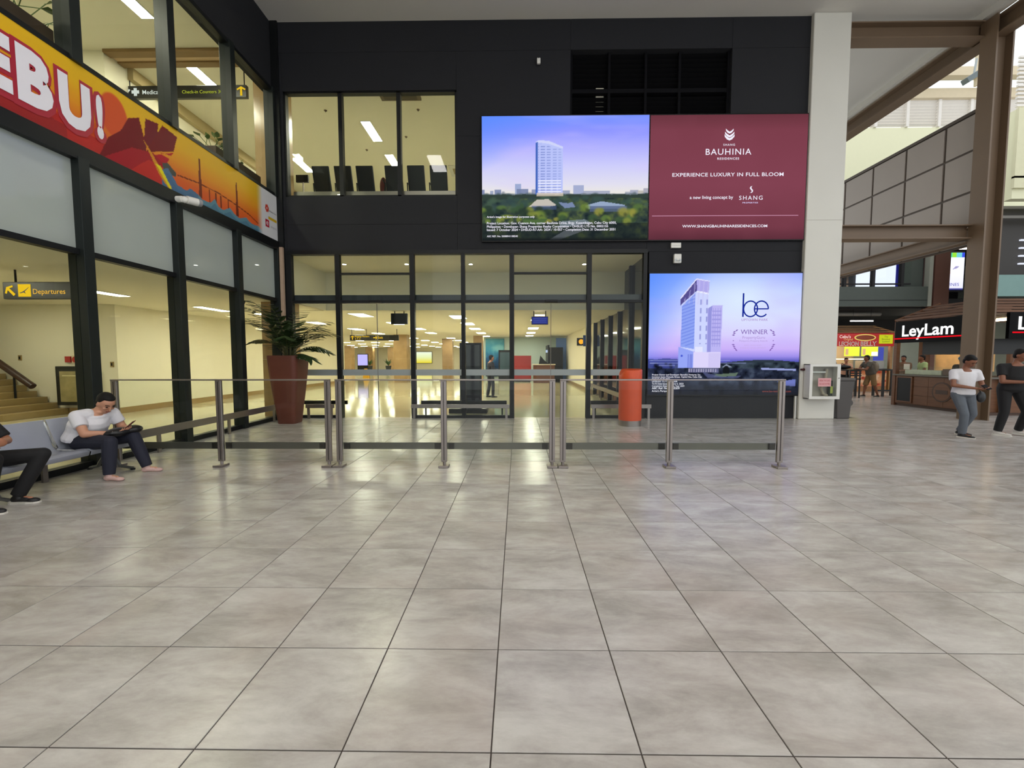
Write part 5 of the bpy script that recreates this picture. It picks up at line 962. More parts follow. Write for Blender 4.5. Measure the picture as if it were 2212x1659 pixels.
crash('crash_rail', 'steel crash rail before the black display totem', (-2.78, 10.93, 0), (-.22, 10.93, 0), .28, .38, (.03, .97))
crash('crash_rail', 'steel crash rail behind the orange bin', (1.9, 10.93, 0), (3.45, 10.93, 0), .28, .38, (.04, .96))
def inner_rail(x0, x1, label):
    t = thing('inner_rail', label, 'rail', ((x0 + x1) / 2, 11.3, 0)); box('bar', M_black, t, x0, x1, 11.28, 11.33, .34, .44)
    for x in (x0 + .1, x1 - .14): box('post', M_black, t, x, x + .04, 11.29, 11.32, 0, .34)
inner_rail(-5.8, -4.6, 'black rail inside the glass next to the left door'); inner_rail(-2.6, -.3, 'black rail inside the glass between the doors'); inner_rail(1.95, 3.2, 'black rail inside the glass next to the right door')

# waiting bench
bh = thing('waiting_bench', 'grey perforated metal waiting bench along the glass facade', 'bench', (-5.8, 4.7, 0)); M_bn = mat('grey_metal_seat', (168, 172, 184), .38, .35, var=.04, bump=.25, bscale=140)
def seat_shell(y0, y1):
    prof = [(-5.53, .335), (-5.515, .385), (-5.56, .41), (-5.66, .405), (-5.80, .385), (-5.90, .38), (-5.96, .40), (-6.0, .46), (-6.035, .58), (-6.07, .70), (-6.095, .785), (-6.115, .79)]
    top = [(x, z) for x, z in prof]; bot = [(x - .012, z - .012) for x, z in prof]
    ring = top + bot[::-1]; mb = MB(); mb.prism([(x, y0, z) for x, z in ring], (0, y1 - y0, 0)); return mb.build('seat_shell', M_bn, bh, smooth=True, bevel=.004)
for k in range(5): y1 = 5.90 - k * .585; seat_shell(y1 - .565, y1)
box('beam', M_black, bh, -5.86, -5.78, 2.95, 5.92, .29, .36, bevel=.006)
for y in (5.905 - .0, 5.325, 4.74, 4.155, 3.57): 
    MB().tube([(-6.09, y - .01, .76), (-6.0, y - .01, .52), (-5.95, y - .01, .42)], .016, 6).build('back_strut', mat('bright_metal', (206, 206, 200), .25, .9), bh); MB().tube([(-5.95, y - .01, .40), (-5.6, y - .01, .385)], .012, 6).build('seat_strut', MATS['bright_metal'], bh)
for y in (5.86, 4.45, 3.05):
    f = MB().tube([(-6.10, y, .022), (-5.98, y, .05), (-5.82, y, .30), (-5.66, y, .05), (-5.48, y, .022)], [.02, .024, .03, .024, .02], 8).build('leg_frame', mat('grey_leg', (120, 120, 118), .4, .6), bh, smooth=True)
    for x in (-6.10, -5.48): MB().cyl((x, y, 0), (x, y, .02), .03, n=10).build('foot', M_black, f)

# palm in a tall pot
pp = thing('potted_palm', 'green palm in a tall tapered terracotta pot in the glass corner', 'plant', (-5.56, 10.25, 0)); cx, cy = -5.58, 10.22
M_tc = mat('terracotta', (100, 50, 36), .55, var=.12, scale=3, bump=.04)
def sq(z, a, r=.35, n=6):
    pts = []
    for q in range(4):
        for i in range(n + 1):
            t_ = q * pi / 2 + i * pi / 2 / n; sx_ = (1, -1, -1, 1)[q]; sy_ = (1, 1, -1, -1)[q]; pts.append((cx + sx_ * a * (1 - r) + a * r * cos(t_), cy + sy_ * a * (1 - r) + a * r * sin(t_), z))
    return pts
MB().loft([sq(z, a) for z, a in ((0, .205), (.02, .215), (.4, .255), (.8, .30), (1.2, .34), (1.55, .366), (1.62, .37), (1.645, .362), (1.645, .335), (1.5, .325), (1.5, .05))]).build('pot', M_tc, pp, smooth=True)
MB().loft([sq(1.53, .32), sq(1.58, .32)]).build('soil', MATS['soil'], pp)
M_palm = mat('palm_green', (44, 62, 30), .42, var=.3, scale=7); M_stem = mat('palm_stem', (70, 74, 40), .5, var=.2)
lf_me = MB().add([(0, 0, 0), (.16, .11, .012), (.5, .15, .02), (.85, .08, .005), (1, 0, -.03), (.85, -.08, .005), (.5, -.15, .02), (.16, -.11, .012), (.5, 0, -.01)], [(0, 1, 8), (1, 2, 8), (2, 3, 8), (3, 4, 8), (4, 5, 8), (5, 6, 8), (6, 7, 8), (7, 0, 8)])
leaf_proto = None; R = random.Random(11)
fronds = [(a_, l_ * (1.38 if abs(a_) > 60 else 1.1), min(86, e_ + 14)) for a_, l_, e_ in [(200, 1.0, 78), (170, 1.15, 62), (150, .95, 80), (215, .9, 60), (20, 1.05, 62), (-15, 1.0, 55), (-40, .85, 66), (40, .8, 58), (95, .9, 75), (-90, .95, 70), (-65, .75, 45), (0, .7, 38), (260, .85, 60), (120, .7, 50), (-20, .6, 20), (185, 1.08, 70), (10, 1.0, 50), (-5, .85, 30), (165, .7, 45)]]
for fi, (az, ln, el) in enumerate(fronds):
    a = radians(az); e = radians(el); d = Vector((cos(a) * cos(e), sin(a) * cos(e), sin(e))); hz_ = Vector((cos(a), sin(a), 0)); p = Vector((cx, cy, 1.56)) + hz_ * R.uniform(.02, .09); pts = [p.copy()]; n = 14
    for i in range(n):
        p = p + d * ln * 1.12 / n; d = (d + Vector((0, 0, -.075 - .02 * i / n)) + hz_ * .035).normalized(); pts.append(p.copy())
    fr = MB().tube(pts, [.012 * (1 - .75 * i / n) for i in range(n + 1)], 5).build('frond', M_stem, pp)
    o0 = origin(fr)
    for i in range(4, n + 1):
        for sgn in (-1, 1):
            t_ = (pts[min(i + 1, n)] - pts[i - 1]).normalized(); sd = t_.cross(Vector((0, 0, 1))).normalized() * sgn
            ax = (t_ * .75 + sd * .72 + Vector((0, 0, -.28 - .25 * R.random()))).normalized(); L_ = (.34 - .012 * abs(i - 8)) * (.9 + .25 * R.random()); az_ = ax.cross(sd if abs(ax.dot(sd)) < .95 else t_).normalized() * sgn; ay = az_.cross(ax)
            if leaf_proto is None: o = lf_me.build('leaflet', M_palm); o.parent = fr; leaf_proto = o
            else: o = leaf_proto.copy(); COL.objects.link(o); o.parent = fr
            Mx = Matrix(((ax.x, ay.x, az_.x), (ax.y, ay.y, az_.y), (ax.z, ay.z, az_.z))).to_4x4(); o.matrix_basis = Matrix.Translation(pts[i] - o0) @ Mx @ Matrix.Diagonal((L_, L_ * .95, L_, 1))
            o.data = leaf_proto.data
for ox, oy, h in ((-.05, .02, .55), (.06, -.03, .5), (.02, .06, .6)): MB().tube([(cx + ox, cy + oy, 1.55), (cx + ox * 1.6, cy + oy * 1.6, 1.58 + h)], [.022, .012], 6).build('stem', M_stem, pp)
lb2 = leaf_proto
# orange bin
ob = thing('litter_bin', 'orange cylindrical litter bin with slanted top and steel foot', 'bin', (2.63, 9.9, 0)); M_or = mat('orange_paint', (206, 74, 26), .4, var=.06)
n = 40; rg = lambda z, f=None: [(2.63 + .262 * cos(2 * pi * i / n), 9.9 + .262 * sin(2 * pi * i / n), z if f is None else f(2.63 + .262 * cos(2 * pi * i / n), sin(2 * pi * i / n))) for i in range(n)]
def rim(x, s): return 1.325 - .03 * max(0, -s) - (.14 * ((2.50 - x) / .13) ** 2 if x < 2.50 else 0)
MB().loft([rg(.135), rg(1.0), [(p[0], p[1], max(p[2] - .02, 1.0)) for p in rg(0, rim)], [(2.63 + (p[0] - 2.63) * .95, 9.9 + (p[1] - 9.9) * .95, p[2]) for p in rg(0, rim)]]).build('body', M_or, ob, smooth=True)
MB().cyl((2.63, 9.9, 0), (2.63, 9.9, .135), .255, n=40).build('foot', M_steel, ob, smooth=True)
# emergency light, cameras
el = thing('emergency_light', 'white twin-spot emergency light below the burgundy screen', 'lamp', (4.05, 10.98, 3.98)); MB().box(3.97, 4.16, 10.96, 11.055, 3.99, 4.22).build('case', M_wp, el, bevel=.02)
for x in (4.02, 4.115): MB().cyl((x, 10.95, 4.06), (x, 10.965, 4.06), .035, n=16).build('spot', mat('spot_lens', (200, 205, 205), .15), el)
MB().tube([(4.02, 10.945, 4.05), (4.06, 10.94, 4.03), (4.115, 10.945, 4.05)], .004, 5).build('cable', M_black, el)
jb = thing('junction_box', 'white junction box above the emergency light', 'box', (4.02, 11, 4.36)); MB().box(3.90, 4.15, 10.99, 11.055, 4.375, 4.505).build('case', M_wp, jb, bevel=.01); box('cover_line', mat('box_cover_grey', (170, 170, 165), .5), jb, 3.92, 4.13, 10.986, 10.99, 4.435, 4.44)  # plain grey line across the box cover
cc = thing('bullet_camera', 'white bullet camera fixed under the printed banner', 'camera', (-6.0, 7.9, 4.45)); MB().cyl((-6.14, 7.72, 4.44), (-6.04, 7.72, 4.44), .055, n=16).build('mount', M_wp, cc, smooth=True); MB().ell((-6.02, 7.74, 4.44), .055, .055, .06).build('joint', M_wp, cc, smooth=True); b_ = MB().cyl((-6.0, 7.77, 4.45), (-5.93, 7.93, 4.458), .068, n=20); b_.build('barrel', M_wp, cc, smooth=True); MB().cyl((-5.93, 7.93, 4.458), (-5.905, 7.99, 4.46), .07, .062, n=20).build('shroud', mat('camera_grey', (150, 150, 152), .35), cc, smooth=True)
c2 = thing('wall_camera', 'tiny white camera on the charcoal wall above the tower screen', 'camera', (.52, 11, 8.95)); MB().box(.475, .56, 10.93, 11.0, 8.87, 9.0).build('body', M_wp, c2, bevel=.015); box('bracket', M_black, c2, .50, .535, 11.0, 11.06, 8.95, 9.05); MB().cyl((.515, 10.92, 9.0), (.515, 10.95, 9.02), .02, n=10).build('lens', M_black, c2)
# ================================================================== PEOPLE
SK = {'tan': mat('tan_skin', (168, 112, 84), .5, var=.06, scale=12), 'brown': mat('brown_skin', (132, 84, 60), .5, var=.06, scale=12), 'light': mat('light_skin', (190, 138, 110), .5, var=.06, scale=12)}
M_hair = mat('black_hair', (16, 13, 13), .65, spec=.25, var=.3, scale=40, bump=.3, bscale=120)
def V3(*a): return Vector(a)
def remesh(o, vox, it=6):
    m = o.modifiers.new('remesh', 'REMESH'); m.mode = 'VOXEL'; m.voxel_size = vox; m.use_smooth_shade = True
    s = o.modifiers.new('smooth', 'SMOOTH'); s.factor = .5; s.iterations = it
    return o
def frame(J):
    rt = Vector(J['rt']).normalized(); return rt
def ring(c, rt, fw, a, b, n=18, pw=2.0): return [Vector(c) + rt * a * cos(2 * pi * i / n) + fw * b * sin(2 * pi * i / n) for i in range(n)]
def torso(mb, J, k, grow, z0=0.0, z1=1.0, bust=0.0, fat=1.0):
    """loft along the spine pel -> che; k scales, grow inflates"""
    rt = Vector(J['rt']).normalized(); pel, che, nk = Vector(J['pel']), Vector(J['che']), Vector(J['neck']); mid = Vector(J.get('mid', (pel + che) / 2))
    prof = [(-.10, .11, .10), (-.02, .165 * fat, .125 * fat), (.10, .17 * fat, .13 * fat), (.35, .148 * fat, .118 * fat), (.6, .152 * fat, .118 * fat + bust * .4), (.8, .165, .118 + bust), (.95, .172, .105), (1.06, .15, .088), (1.14, .09, .07)]
    rings = []
    for t, a, b in prof:
        if t < z0 - .001 or t > z1 + .001: continue
        q = pel * (1 - t) ** 2 + mid * 2 * t * (1 - t) + che * t * t if 0 <= t <= 1 else (pel + (mid - pel).normalized() * t * .5 if t < 0 else che + (nk - che) * (t - 1) / .16)
        d = ((mid - pel) * (1 - t) + (che - mid) * t).normalized(); fw = d.cross(rt).normalized() * -1; fw = rt.cross(d) * -1
        rings.append(ring(q, rt, fw, a * k + grow, b * k + grow))
    mb.loft(rings); return mb
def limb(mb, pts, rs, flat=False):
    for i in range(len(pts) - 1):
        if flat: mb.cyl(pts[i], pts[i + 1], rs[i], rs[i + 1], 16)
        else: mb.cap(pts[i], rs[i], pts[i + 1], rs[i + 1])
        if flat and i: mb.ell(pts[i], rs[i], rs[i], rs[i], n=16)
    return mb
def hand(mb, wr, d, n, k, curl=.5, side=1, spread=.10):
    """palm from the wrist along d, palm normal n; four fingers bend toward n, thumb from the side"""
    d = Vector(d).normalized(); n = (Vector(n) - d * Vector(n).dot(d)).normalized(); s = d.cross(n) * side; wr = Vector(wr)
    mb.ell(wr + d * .05 * k, .042 * k, .019 * k, .052 * k, X=s, Y=n, Z=d); mb.ell(wr + d * .012 * k, .028 * k, .021 * k, .03 * k, X=s, Y=n, Z=d)
    for i, (o, L) in enumerate(((.032, .072), (.011, .082), (-.011, .077), (-.031, .060))):
        b = wr + d * (.088 - abs(o) * .15) * k + s * o * k; c = curl * (1 + .08 * i); dr = (d + s * o * 3 * spread * 4).normalized(); p = b
        for j, f in enumerate((.45, .32, .23)):
            e = c * (.6 + .75 * j); q = p + (dr * cos(e) + n * sin(e)) * L * f * k; mb.cap(p, (.0088 - .0009 * j) * k, q, (.0082 - .001 * j) * k, n=8); p = q
    b = wr + d * .028 * k + s * .034 * k; q = b + (d * .6 + s * .7 + n * .35).normalized() * .042 * k; mb.cap(b, .012 * k, q, .010 * k, n=8); mb.cap(q, .010 * k, q + (d * .85 + s * .1 + n * .5).normalized() * .034 * k, .0085 * k, n=8)
    return mb
def head(mb, J, k):
    c = Vector(J['head']); f = Vector(J['hf']).normalized(); u = Vector(J['hu']); u = (u - f * u.dot(f)).normalized(); r = f.cross(u)
    mb.ell(c + u * .022 * k, .076 * k, .094 * k, .096 * k, X=r, Y=f, Z=u, n=20, m=14); mb.ell(c - u * .045 * k + f * .022 * k, .058 * k, .066 * k, .068 * k, X=r, Y=f, Z=u); mb.ell(c - u * .088 * k + f * .052 * k, .026 * k, .026 * k, .024 * k, X=r, Y=f, Z=u)
    mb.cap(c + u * .005 * k + f * .092 * k, .009 * k, c - u * .03 * k + f * .108 * k, .014 * k, n=8); mb.ell(c - u * .058 * k + f * .083 * k, .024 * k, .012 * k, .012 * k, X=r, Y=f, Z=u)
    for s in (-1, 1): mb.ell(c + r * s * .077 * k - u * .008 * k - f * .004 * k, .010 * k, .020 * k, .031 * k, X=r, Y=f, Z=u, n=10, m=8); mb.ell(c + r * s * .036 * k - u * .02 * k + f * .072 * k, .024 * k, .02 * k, .02 * k, X=r, Y=f, Z=u, n=10, m=8)
    mb.cap(Vector(J['neck']) - u * .02 * k, .054 * k, c - u * .055 * k - f * .015 * k, .050 * k); return c, f, u, r
def hair_cap(mb, J, k, top=.012, back=.02):
    c = Vector(J['head']); f = Vector(J['hf']).normalized(); u = Vector(J['hu']); u = (u - f * u.dot(f)).normalized(); r = f.cross(u)
    mb.ell(c + u * .045 * k - f * .026 * k, .083 * k, .094 * k, .088 * k, X=r, Y=f, Z=u, n=20, m=14); mb.ell(c - u * .01 * k - f * .045 * k, .077 * k, .062 * k, .08 * k, X=r, Y=f, Z=u); mb.ell(c + u * .088 * k - f * .005 * k, .068 * k, .078 * k, .036 * k, X=r, Y=f, Z=u); return c, f, u, r
def face(parent, J, k):
    c = Vector(J['head']); f = Vector(J['hf']).normalized(); u = Vector(J['hu']); u = (u - f * u.dot(f)).normalized(); r = f.cross(u)
    for s in (-1, 1):
        MB().ell(c + r * s * .032 * k + u * .008 * k + f * .0855 * k, .014 * k, .006 * k, .0065 * k, X=r, Y=f, Z=u).build('eye', M_hair, parent, smooth=True); MB().tube([c + r * s * .016 * k + u * .03 * k + f * .094 * k, c + r * s * .034 * k + u * .035 * k + f * .089 * k, c + r * s * .052 * k + u * .028 * k + f * .076 * k], .0042 * k, 6).build('eyebrow', M_hair, parent)
    MB().tube([c - r * .024 * k - u * .06 * k + f * .086 * k, c - u * .058 * k + f * .096 * k, c + r * .024 * k - u * .06 * k + f * .086 * k], .006 * k, 6).build('mouth', mat('lip', (128, 62, 58), .45), parent, smooth=True)
def person(label, J, k=1.0, vox=.01, skin='tan', shirt=None, pants=None, shoes=None, sleeve=.55, pant_to='ankle', fat=1.0, bust=0.0, hands=((.5, (0, 0, -1)), (.5, (0, 0, -1))), hair=True, facedet=True, sole=None, cat='person', hairfn=None, loose=.016):
    J = {a: (Vector(b) if not isinstance(b, dict) else b) for a, b in J.items()}
    t = thing('person', label, cat, (J['pel'].x, J['pel'].y, 0)); b = MB()
    torso(b, J, k, 0, -.1, 1.14, bust, fat); head(b, J, k * J.get('hk', Vector((1, 0, 0))).x); vf = (fat - 1) * .6 + 1
    b.ell(J['neck'] + Vector((0, 0, -.02)), .075 * k, .065 * k, .05 * k)
    for s in 'LR':
        limb(b, [J['sh' + s], J['el' + s]], [.052 * k * vf, .042 * k * vf]); limb(b, [J['el' + s], J['wr' + s]], [.041 * k * vf, .027 * k]); b.cap(J['che'] * .7 + J['sh' + s] * .3, .07 * k, J['sh' + s], .055 * k * vf)
        limb(b, [J['hp' + s], J['kn' + s]], [.088 * k * vf, .058 * k * vf]); limb(b, [J['kn' + s], J['an' + s]], [.056 * k * vf, .036 * k])
        mid_c = J['kn' + s] * .68 + J['an' + s] * .32; dd = (J['an' + s] - J['kn' + s]).normalized(); bk = (J['an' + s] - J['to' + s]); bk.z = 0; b.ell(mid_c + bk.normalized() * .015 * k, .05 * k * vf, .05 * k * vf, .075 * k)
        b.cap(J['an' + s] + Vector((0, 0, -.035 * k)), .026 * k, J['to' + s].lerp(J['an' + s], .25) + Vector((0, 0, .002)), .019 * k)
        i = 0 if s == 'L' else 1; hd_ = J.get('hd' + s, (J['wr' + s] - J['el' + s])); hand(b, J['wr' + s], hd_, hands[i][1], k, hands[i][0], side=(1 if s == 'L' else -1))
    body = remesh(b.build('body', SK[skin], t), vox)
    if shirt:
        m = MB(); torso(m, J, k, loose, -.02, 1.06, bust, fat)
        for s in 'LR':
            e = J['sh' + s].lerp(J['el' + s], sleeve); m.cap(J['che'] * .6 + J['sh' + s] * .4, .075 * k + loose * .6, J['sh' + s], .058 * k * vf + loose * .7); m.cyl(J['sh' + s], e, .056 * k * vf + loose * .8, (.05 * k * vf) + loose, 18)
            if sleeve >= 1: w_ = J['el' + s].lerp(J['wr' + s], .93); m.ell(J['el' + s], .047 * k + loose, .047 * k + loose, .047 * k + loose); m.cyl(J['el' + s], w_, .044 * k + loose, .034 * k + loose, 16)
        remesh(m.build('shirt', shirt, t), vox)
    if pants:
        m = MB(); torso(m, J, k, loose * .75, -.1, .12, 0, fat)
        for s in 'LR':
            kn, an = J['kn' + s], J['an' + s]; m.cap(J['hp' + s], .094 * k * vf + loose * .6, J['hp' + s].lerp(kn, .5), .080 * k * vf + loose * .5)
            if pant_to == 'ankle': m.cap(J['hp' + s].lerp(kn, .5), .08 * k * vf + loose * .5, kn, .062 * k * vf + loose * .6); m.cap(kn, .062 * k * vf + loose * .6, kn.lerp(an, .4), .058 * k * vf + loose * .7); m.cyl(kn.lerp(an, .4), an + (an - kn).normalized() * .01, .058 * k * vf + loose * .7, .048 * k + loose * .9, 18)
            else: m.cyl(J['hp' + s].lerp(kn, .5), kn + (kn - J['hp' + s]).normalized() * .02, .082 * k * vf + loose * .6, .074 * k * vf + loose, 18)
        remesh(m.build('trousers' if pant_to == 'ankle' else 'shorts', pants, t), vox)
    if shoes:
        for s in 'LR':
            an, to = J['an' + s], J['to' + s]; d = Vector((to.x - an.x, to.y - an.y, 0)); d = d.normalized() if d.length > .01 else Vector((0, -1, 0)); sd = Vector((-d.y, d.x, 0)); up = (to - an); z0 = min(to.z, an.z - .055 * k) - .022 * k
            heel = Vector((an.x, an.y, z0)) - d * .05 * k; m = MB(); sl_ = (to.z - (an.z - .055 * k)) / max(.05, (to - an).length)
            D = (d + Vector((0, 0, sl_))).normalized(); U_ = sd.cross(D) * -1
            if U_.z < 0: U_ = -U_
            c0 = Vector((an.x, an.y, an.z - .05 * k)) - D * .02 * k
            m.ell(c0, .04 * k, .05 * k, .045 * k, X=sd, Y=D, Z=U_); m.cap(c0 + D * .02 * k, .036 * k, c0 + D * .10 * k - U_ * .006 * k, .034 * k); m.ell(c0 + D * .15 * k - U_ * .012 * k, .043 * k, .062 * k, .028 * k, X=sd, Y=D, Z=U_); m.cyl(Vector(an) - U_ * .05 * k, Vector(an) + U_ * .005 * k, .044 * k, .042 * k, 14)
            so = remesh(m.build('shoe', shoes, t), max(.006, vox * .8), 4)
            if sole is not None:
                cc = c0 - U_ * .040 * k; ringp = lambda g, h: [cc + U_ * h + sd * (x * k * g) + D * (y * k) for x, y in ((-.03, -.055), (.03, -.055), (.038, -.03), (.034, .04), (.045, .11), (.04, .18), (.018, .215), (-.018, .215), (-.04, .18), (-.045, .11), (-.034, .04), (-.038, -.03))]
                MB().loft([ringp(1, -.012 * k), ringp(1.04, .018 * k)]).build('sole', sole, so)
    if hair:
        m = MB(); k0 = k; k = k * J.get('hk', Vector((1, 0, 0))).x; hc_ = hair_cap(m, J, k)
        if hairfn: hairfn(m, *hc_, k)
        remesh(m.build('hair', M_hair, t), max(.007, vox * .8), 3)
    if facedet: face(t, J, k * (1 if hair else 1))
    return t
C_white = mat('white_cotton', (216, 214, 218), .8, var=.05, scale=9, bump=.25, bscale=25); C_navy = mat('navy_cloth', (24, 26, 42), .8, var=.15, scale=9, bump=.2, bscale=25); C_blk = mat('black_cloth', (17, 16, 18), .8, var=.15, scale=9, bump=.2, bscale=25); C_pink = mat('pink_canvas', (198, 164, 156), .6); C_jean = mat('grey_denim', (92, 98, 106), .8, var=.15, scale=10, bump=.2, bscale=30); C_sole = mat('white_rubber', (210, 206, 196), .5); C_lime = mat('lime_cloth', (176, 200, 140), .8); C_grey = mat('grey_cloth', (84, 78, 70), .8, var=.1); C_khaki = mat('khaki_cloth', (140, 112, 74), .8, var=.1); C_peach = mat('peach_cloth', (214, 160, 130), .8); C_blue = mat('grey_blue_cloth', (110, 120, 132), .8); C_dark = mat('dark_shoe', (26, 25, 26), .5)

# seated woman with a phone
J = dict(rt=(.36, .93, 0), pel=(-5.84, 5.57, .50), mid=(-5.80, 5.57, .68), che=(-5.70, 5.58, .835), neck=(-5.665, 5.595, .875), hk=(1.14, 0, 0), head=(-5.585, 5.625, .968), hf=(.76, -.22, -.55), hu=(.48, -.1, .86),
         shL=(-5.63, 5.76, .82), elL=(-5.56, 5.83, .605), wrL=(-5.385, 5.70, .60), shR=(-5.765, 5.405, .82), elR=(-5.60, 5.335, .60), wrR=(-5.40, 5.50, .585),
         hpL=(-5.80, 5.665, .475), knL=(-5.32, 5.72, .50), anL=(-5.16, 5.73, .09), toL=(-5.02, 5.77, .03), hpR=(-5.80, 5.475, .475), knR=(-5.30, 5.36, .49), anR=(-5.27, 5.30, .09), toR=(-5.13, 5.30, .03), hdL=(.75, -.45, .12), hdR=(.8, .5, .1))
def bun(m, c, f, u, r, k): m.ell(c - f * .10 * k + u * .03 * k, .04 * k, .042 * k, .042 * k); m.ell(c - f * .085 * k - u * .05 * k, .05, .03, .06)
pw = person('woman in white T-shirt and navy trousers looking down at a phone', J, .98, .0075, 'light', C_white, C_navy, C_pink, .62, fat=1.36, bust=.045, hands=((.55, (-.1, -.5, .85)), (.6, (-.1, .4, .9))), hairfn=bun)
ph = thing('mobile_phone', 'dark phone with pinkish edge held by the seated woman', 'phone', (-5.30, 5.63, .63)); ax, ay = Vector((.62, .18, .62)).normalized(), Vector((-.35, .93, .08)).normalized(); ay = (ay - ax * ay.dot(ax)).normalized(); az_ = ax.cross(ay); cph = Vector((-5.275, 5.625, .672))
MB().obox(cph, ax * .082, ay * .039, az_ * .005).build('shell', mat('phone_shell', (96, 46, 44), .4), ph, bevel=.003); MB().obox(cph + az_ * .0056, ax * .076, ay * .035, az_ * .0008).build('screen', mat('phone_screen', (30, 30, 36), .15), ph)
hb = thing('shoulder_bag', 'black leather bag resting on the seated woman\'s lap', 'bag', (-5.42, 5.62, .55)); M_lth = mat('black_leather', (20, 20, 22), .38, var=.2, bump=.2)
m = MB(); m.ell((-5.40, 5.60, .585), .12, .17, .06); m.ell((-5.33, 5.74, .60), .10, .11, .06); m.ell((-5.43, 5.5, .575), .08, .08, .05); remesh(m.build('body', M_lth, hb), .008)
MB().tube([(-5.40, 5.46, .59), (-5.33, 5.55, .625), (-5.30, 5.70, .63), (-5.34, 5.80, .585)], .012, 8).build('strap', M_lth, hb, smooth=True); MB().cyl((-5.37, 5.47, .60), (-5.355, 5.475, .605), .014, n=12).build('buckle', M_steel, hb)

# second sitter, mostly outside the picture
J = dict(rt=(-.05, 1, 0), pel=(-5.80, 4.30, .50), mid=(-5.84, 4.30, .72), che=(-5.84, 4.30, .93), neck=(-5.82, 4.30, .98), head=(-5.76, 4.30, 1.13), hf=(.95, 0, -.2), hu=(.2, 0, 1), shL=(-5.82, 4.49, .92), elL=(-5.66, 4.56, .67), wrL=(-5.46, 4.36, .70), shR=(-5.82, 4.11, .92), elR=(-5.68, 4.05, .66), wrR=(-5.46, 4.22, .68),
         hpL=(-5.76, 4.40, .475), knL=(-5.27, 4.56, .52), anL=(-5.43, 4.44, .10), toL=(-5.28, 4.475, .035), hpR=(-5.76, 4.20, .475), knR=(-5.27, 4.12, .56), anR=(-5.40, 4.13, .10), toR=(-5.26, 4.14, .035))
person('person in black sitting cross-armed at the bench end', J, 1.0, .009, 'tan', C_blk, C_blk, C_dark, .85, hands=((.7, (.2, -.6, .2)), (.7, (.2, .6, .2))), sole=C_sole)

# two walkers
J = dict(rt=(.96, -.28, 0), pel=(8.80, 8.45, .86), mid=(8.80, 8.45, 1.06), che=(8.79, 8.43, 1.28), neck=(8.79, 8.42, 1.36), head=(8.80, 8.36, 1.505), hf=(.15, -.75, -.62), hu=(0, -.6, .8), shL=(8.97, 8.38, 1.29), elL=(9.04, 8.33, 1.03), wrL=(8.93, 8.16, 1.0), shR=(8.62, 8.48, 1.29), elR=(8.55, 8.40, 1.04), wrR=(8.78, 8.20, .99),
         hpL=(8.89, 8.43, .85), knL=(8.98, 8.42, .47), anL=(8.96, 8.62, .11), toL=(9.02, 8.49, .045), hpR=(8.71, 8.47, .85), knR=(8.76, 8.36, .47), anR=(8.80, 8.42, .09), toR=(8.88, 8.29, .03))
def mop(m, c, f, u, r, k): m.ell(c + u * .095 * k + f * .015 * k, .08 * k, .08 * k, .04 * k, X=r, Y=f, Z=u); m.ell(c + u * .085 * k + r * .045 * k + f * .02 * k, .045 * k, .055 * k, .04 * k)
person('man in white T-shirt and grey jeans walking past the kiosk with a phone', J, .97, .010, 'brown', C_white, C_jean, C_dark, .6, fat=1.02, hands=((.7, (-.5, .2, .8)), (.7, (.5, .2, .8))), sole=C_sole)
ph2 = thing('mobile_phone', 'black phone in the hands of the man in white', 'phone', (8.87, 8.1, 1.0)); MB().obox((8.865, 8.10, 1.02), (.035, -.01, .01), (0, .06, .04), (0, -.003, .005)).build('shell', M_black, ph2, bevel=.003); MB().obox((8.865, 8.0965, 1.0255), (.031, -.009, .009), (0, .055, .037), (0, -.0006, .001)).build('screen', MATS['phone_screen'], ph2)
bg3 = thing('waist_bag', 'round black bag hanging at the hip of the man in white', 'bag', (9.03, 8.36, .75)); MB().ell((9.06, 8.36, .81), .085, .05, .11).build('body', M_lth, bg3, smooth=True); MB().tube([(9.05, 8.36, .9), (9.0, 8.36, .97), (8.97, 8.4, 1.0)], .01, 6).build('strap', M_lth, bg3)
J = dict(rt=(.9, -.42, 0), pel=(9.93, 8.62, .93), mid=(9.94, 8.62, 1.14), che=(9.95, 8.60, 1.38), neck=(9.95, 8.58, 1.47), head=(9.97, 8.53, 1.62), hf=(.2, -.85, -.4), hu=(.05, -.35, .93), shL=(10.13, 8.52, 1.39), elL=(10.2, 8.45, 1.10), wrL=(10.1, 8.26, 1.13), shR=(9.77, 8.68, 1.39), elR=(9.70, 8.58, 1.10), wrR=(9.92, 8.33, 1.10),
         hpL=(10.03, 8.58, .92), knL=(10.13, 8.50, .50), anL=(10.17, 8.66, .12), toL=(10.25, 8.55, .05), hpR=(9.84, 8.66, .92), knR=(9.80, 8.60, .50), anR=(9.76, 8.66, .10), toR=(9.86, 8.56, .03))
person('man in black T-shirt and black trousers walking with a phone', J, 1.03, .010, 'brown', C_blk, C_blk, mat('pale_trainer', (196, 190, 182), .6), .6, fat=1.12, hands=((.7, (-.5, .2, .8)), (.7, (.5, .2, .8))), sole=C_sole)
ph3 = thing('mobile_phone', 'black phone in the hands of the man in black', 'phone', (10.0, 8.2, 1.12)); MB().obox((10.01, 8.235, 1.14), (.035, -.014, .005), (0, .05, .05), (0, -.004, .004)).build('shell', M_black, ph3, bevel=.003); MB().obox((10.01, 8.231, 1.1445), (.03, -.012, .004), (0, .046, .046), (0, -.0006, .0006)).build('screen', MATS['phone_screen'], ph3)

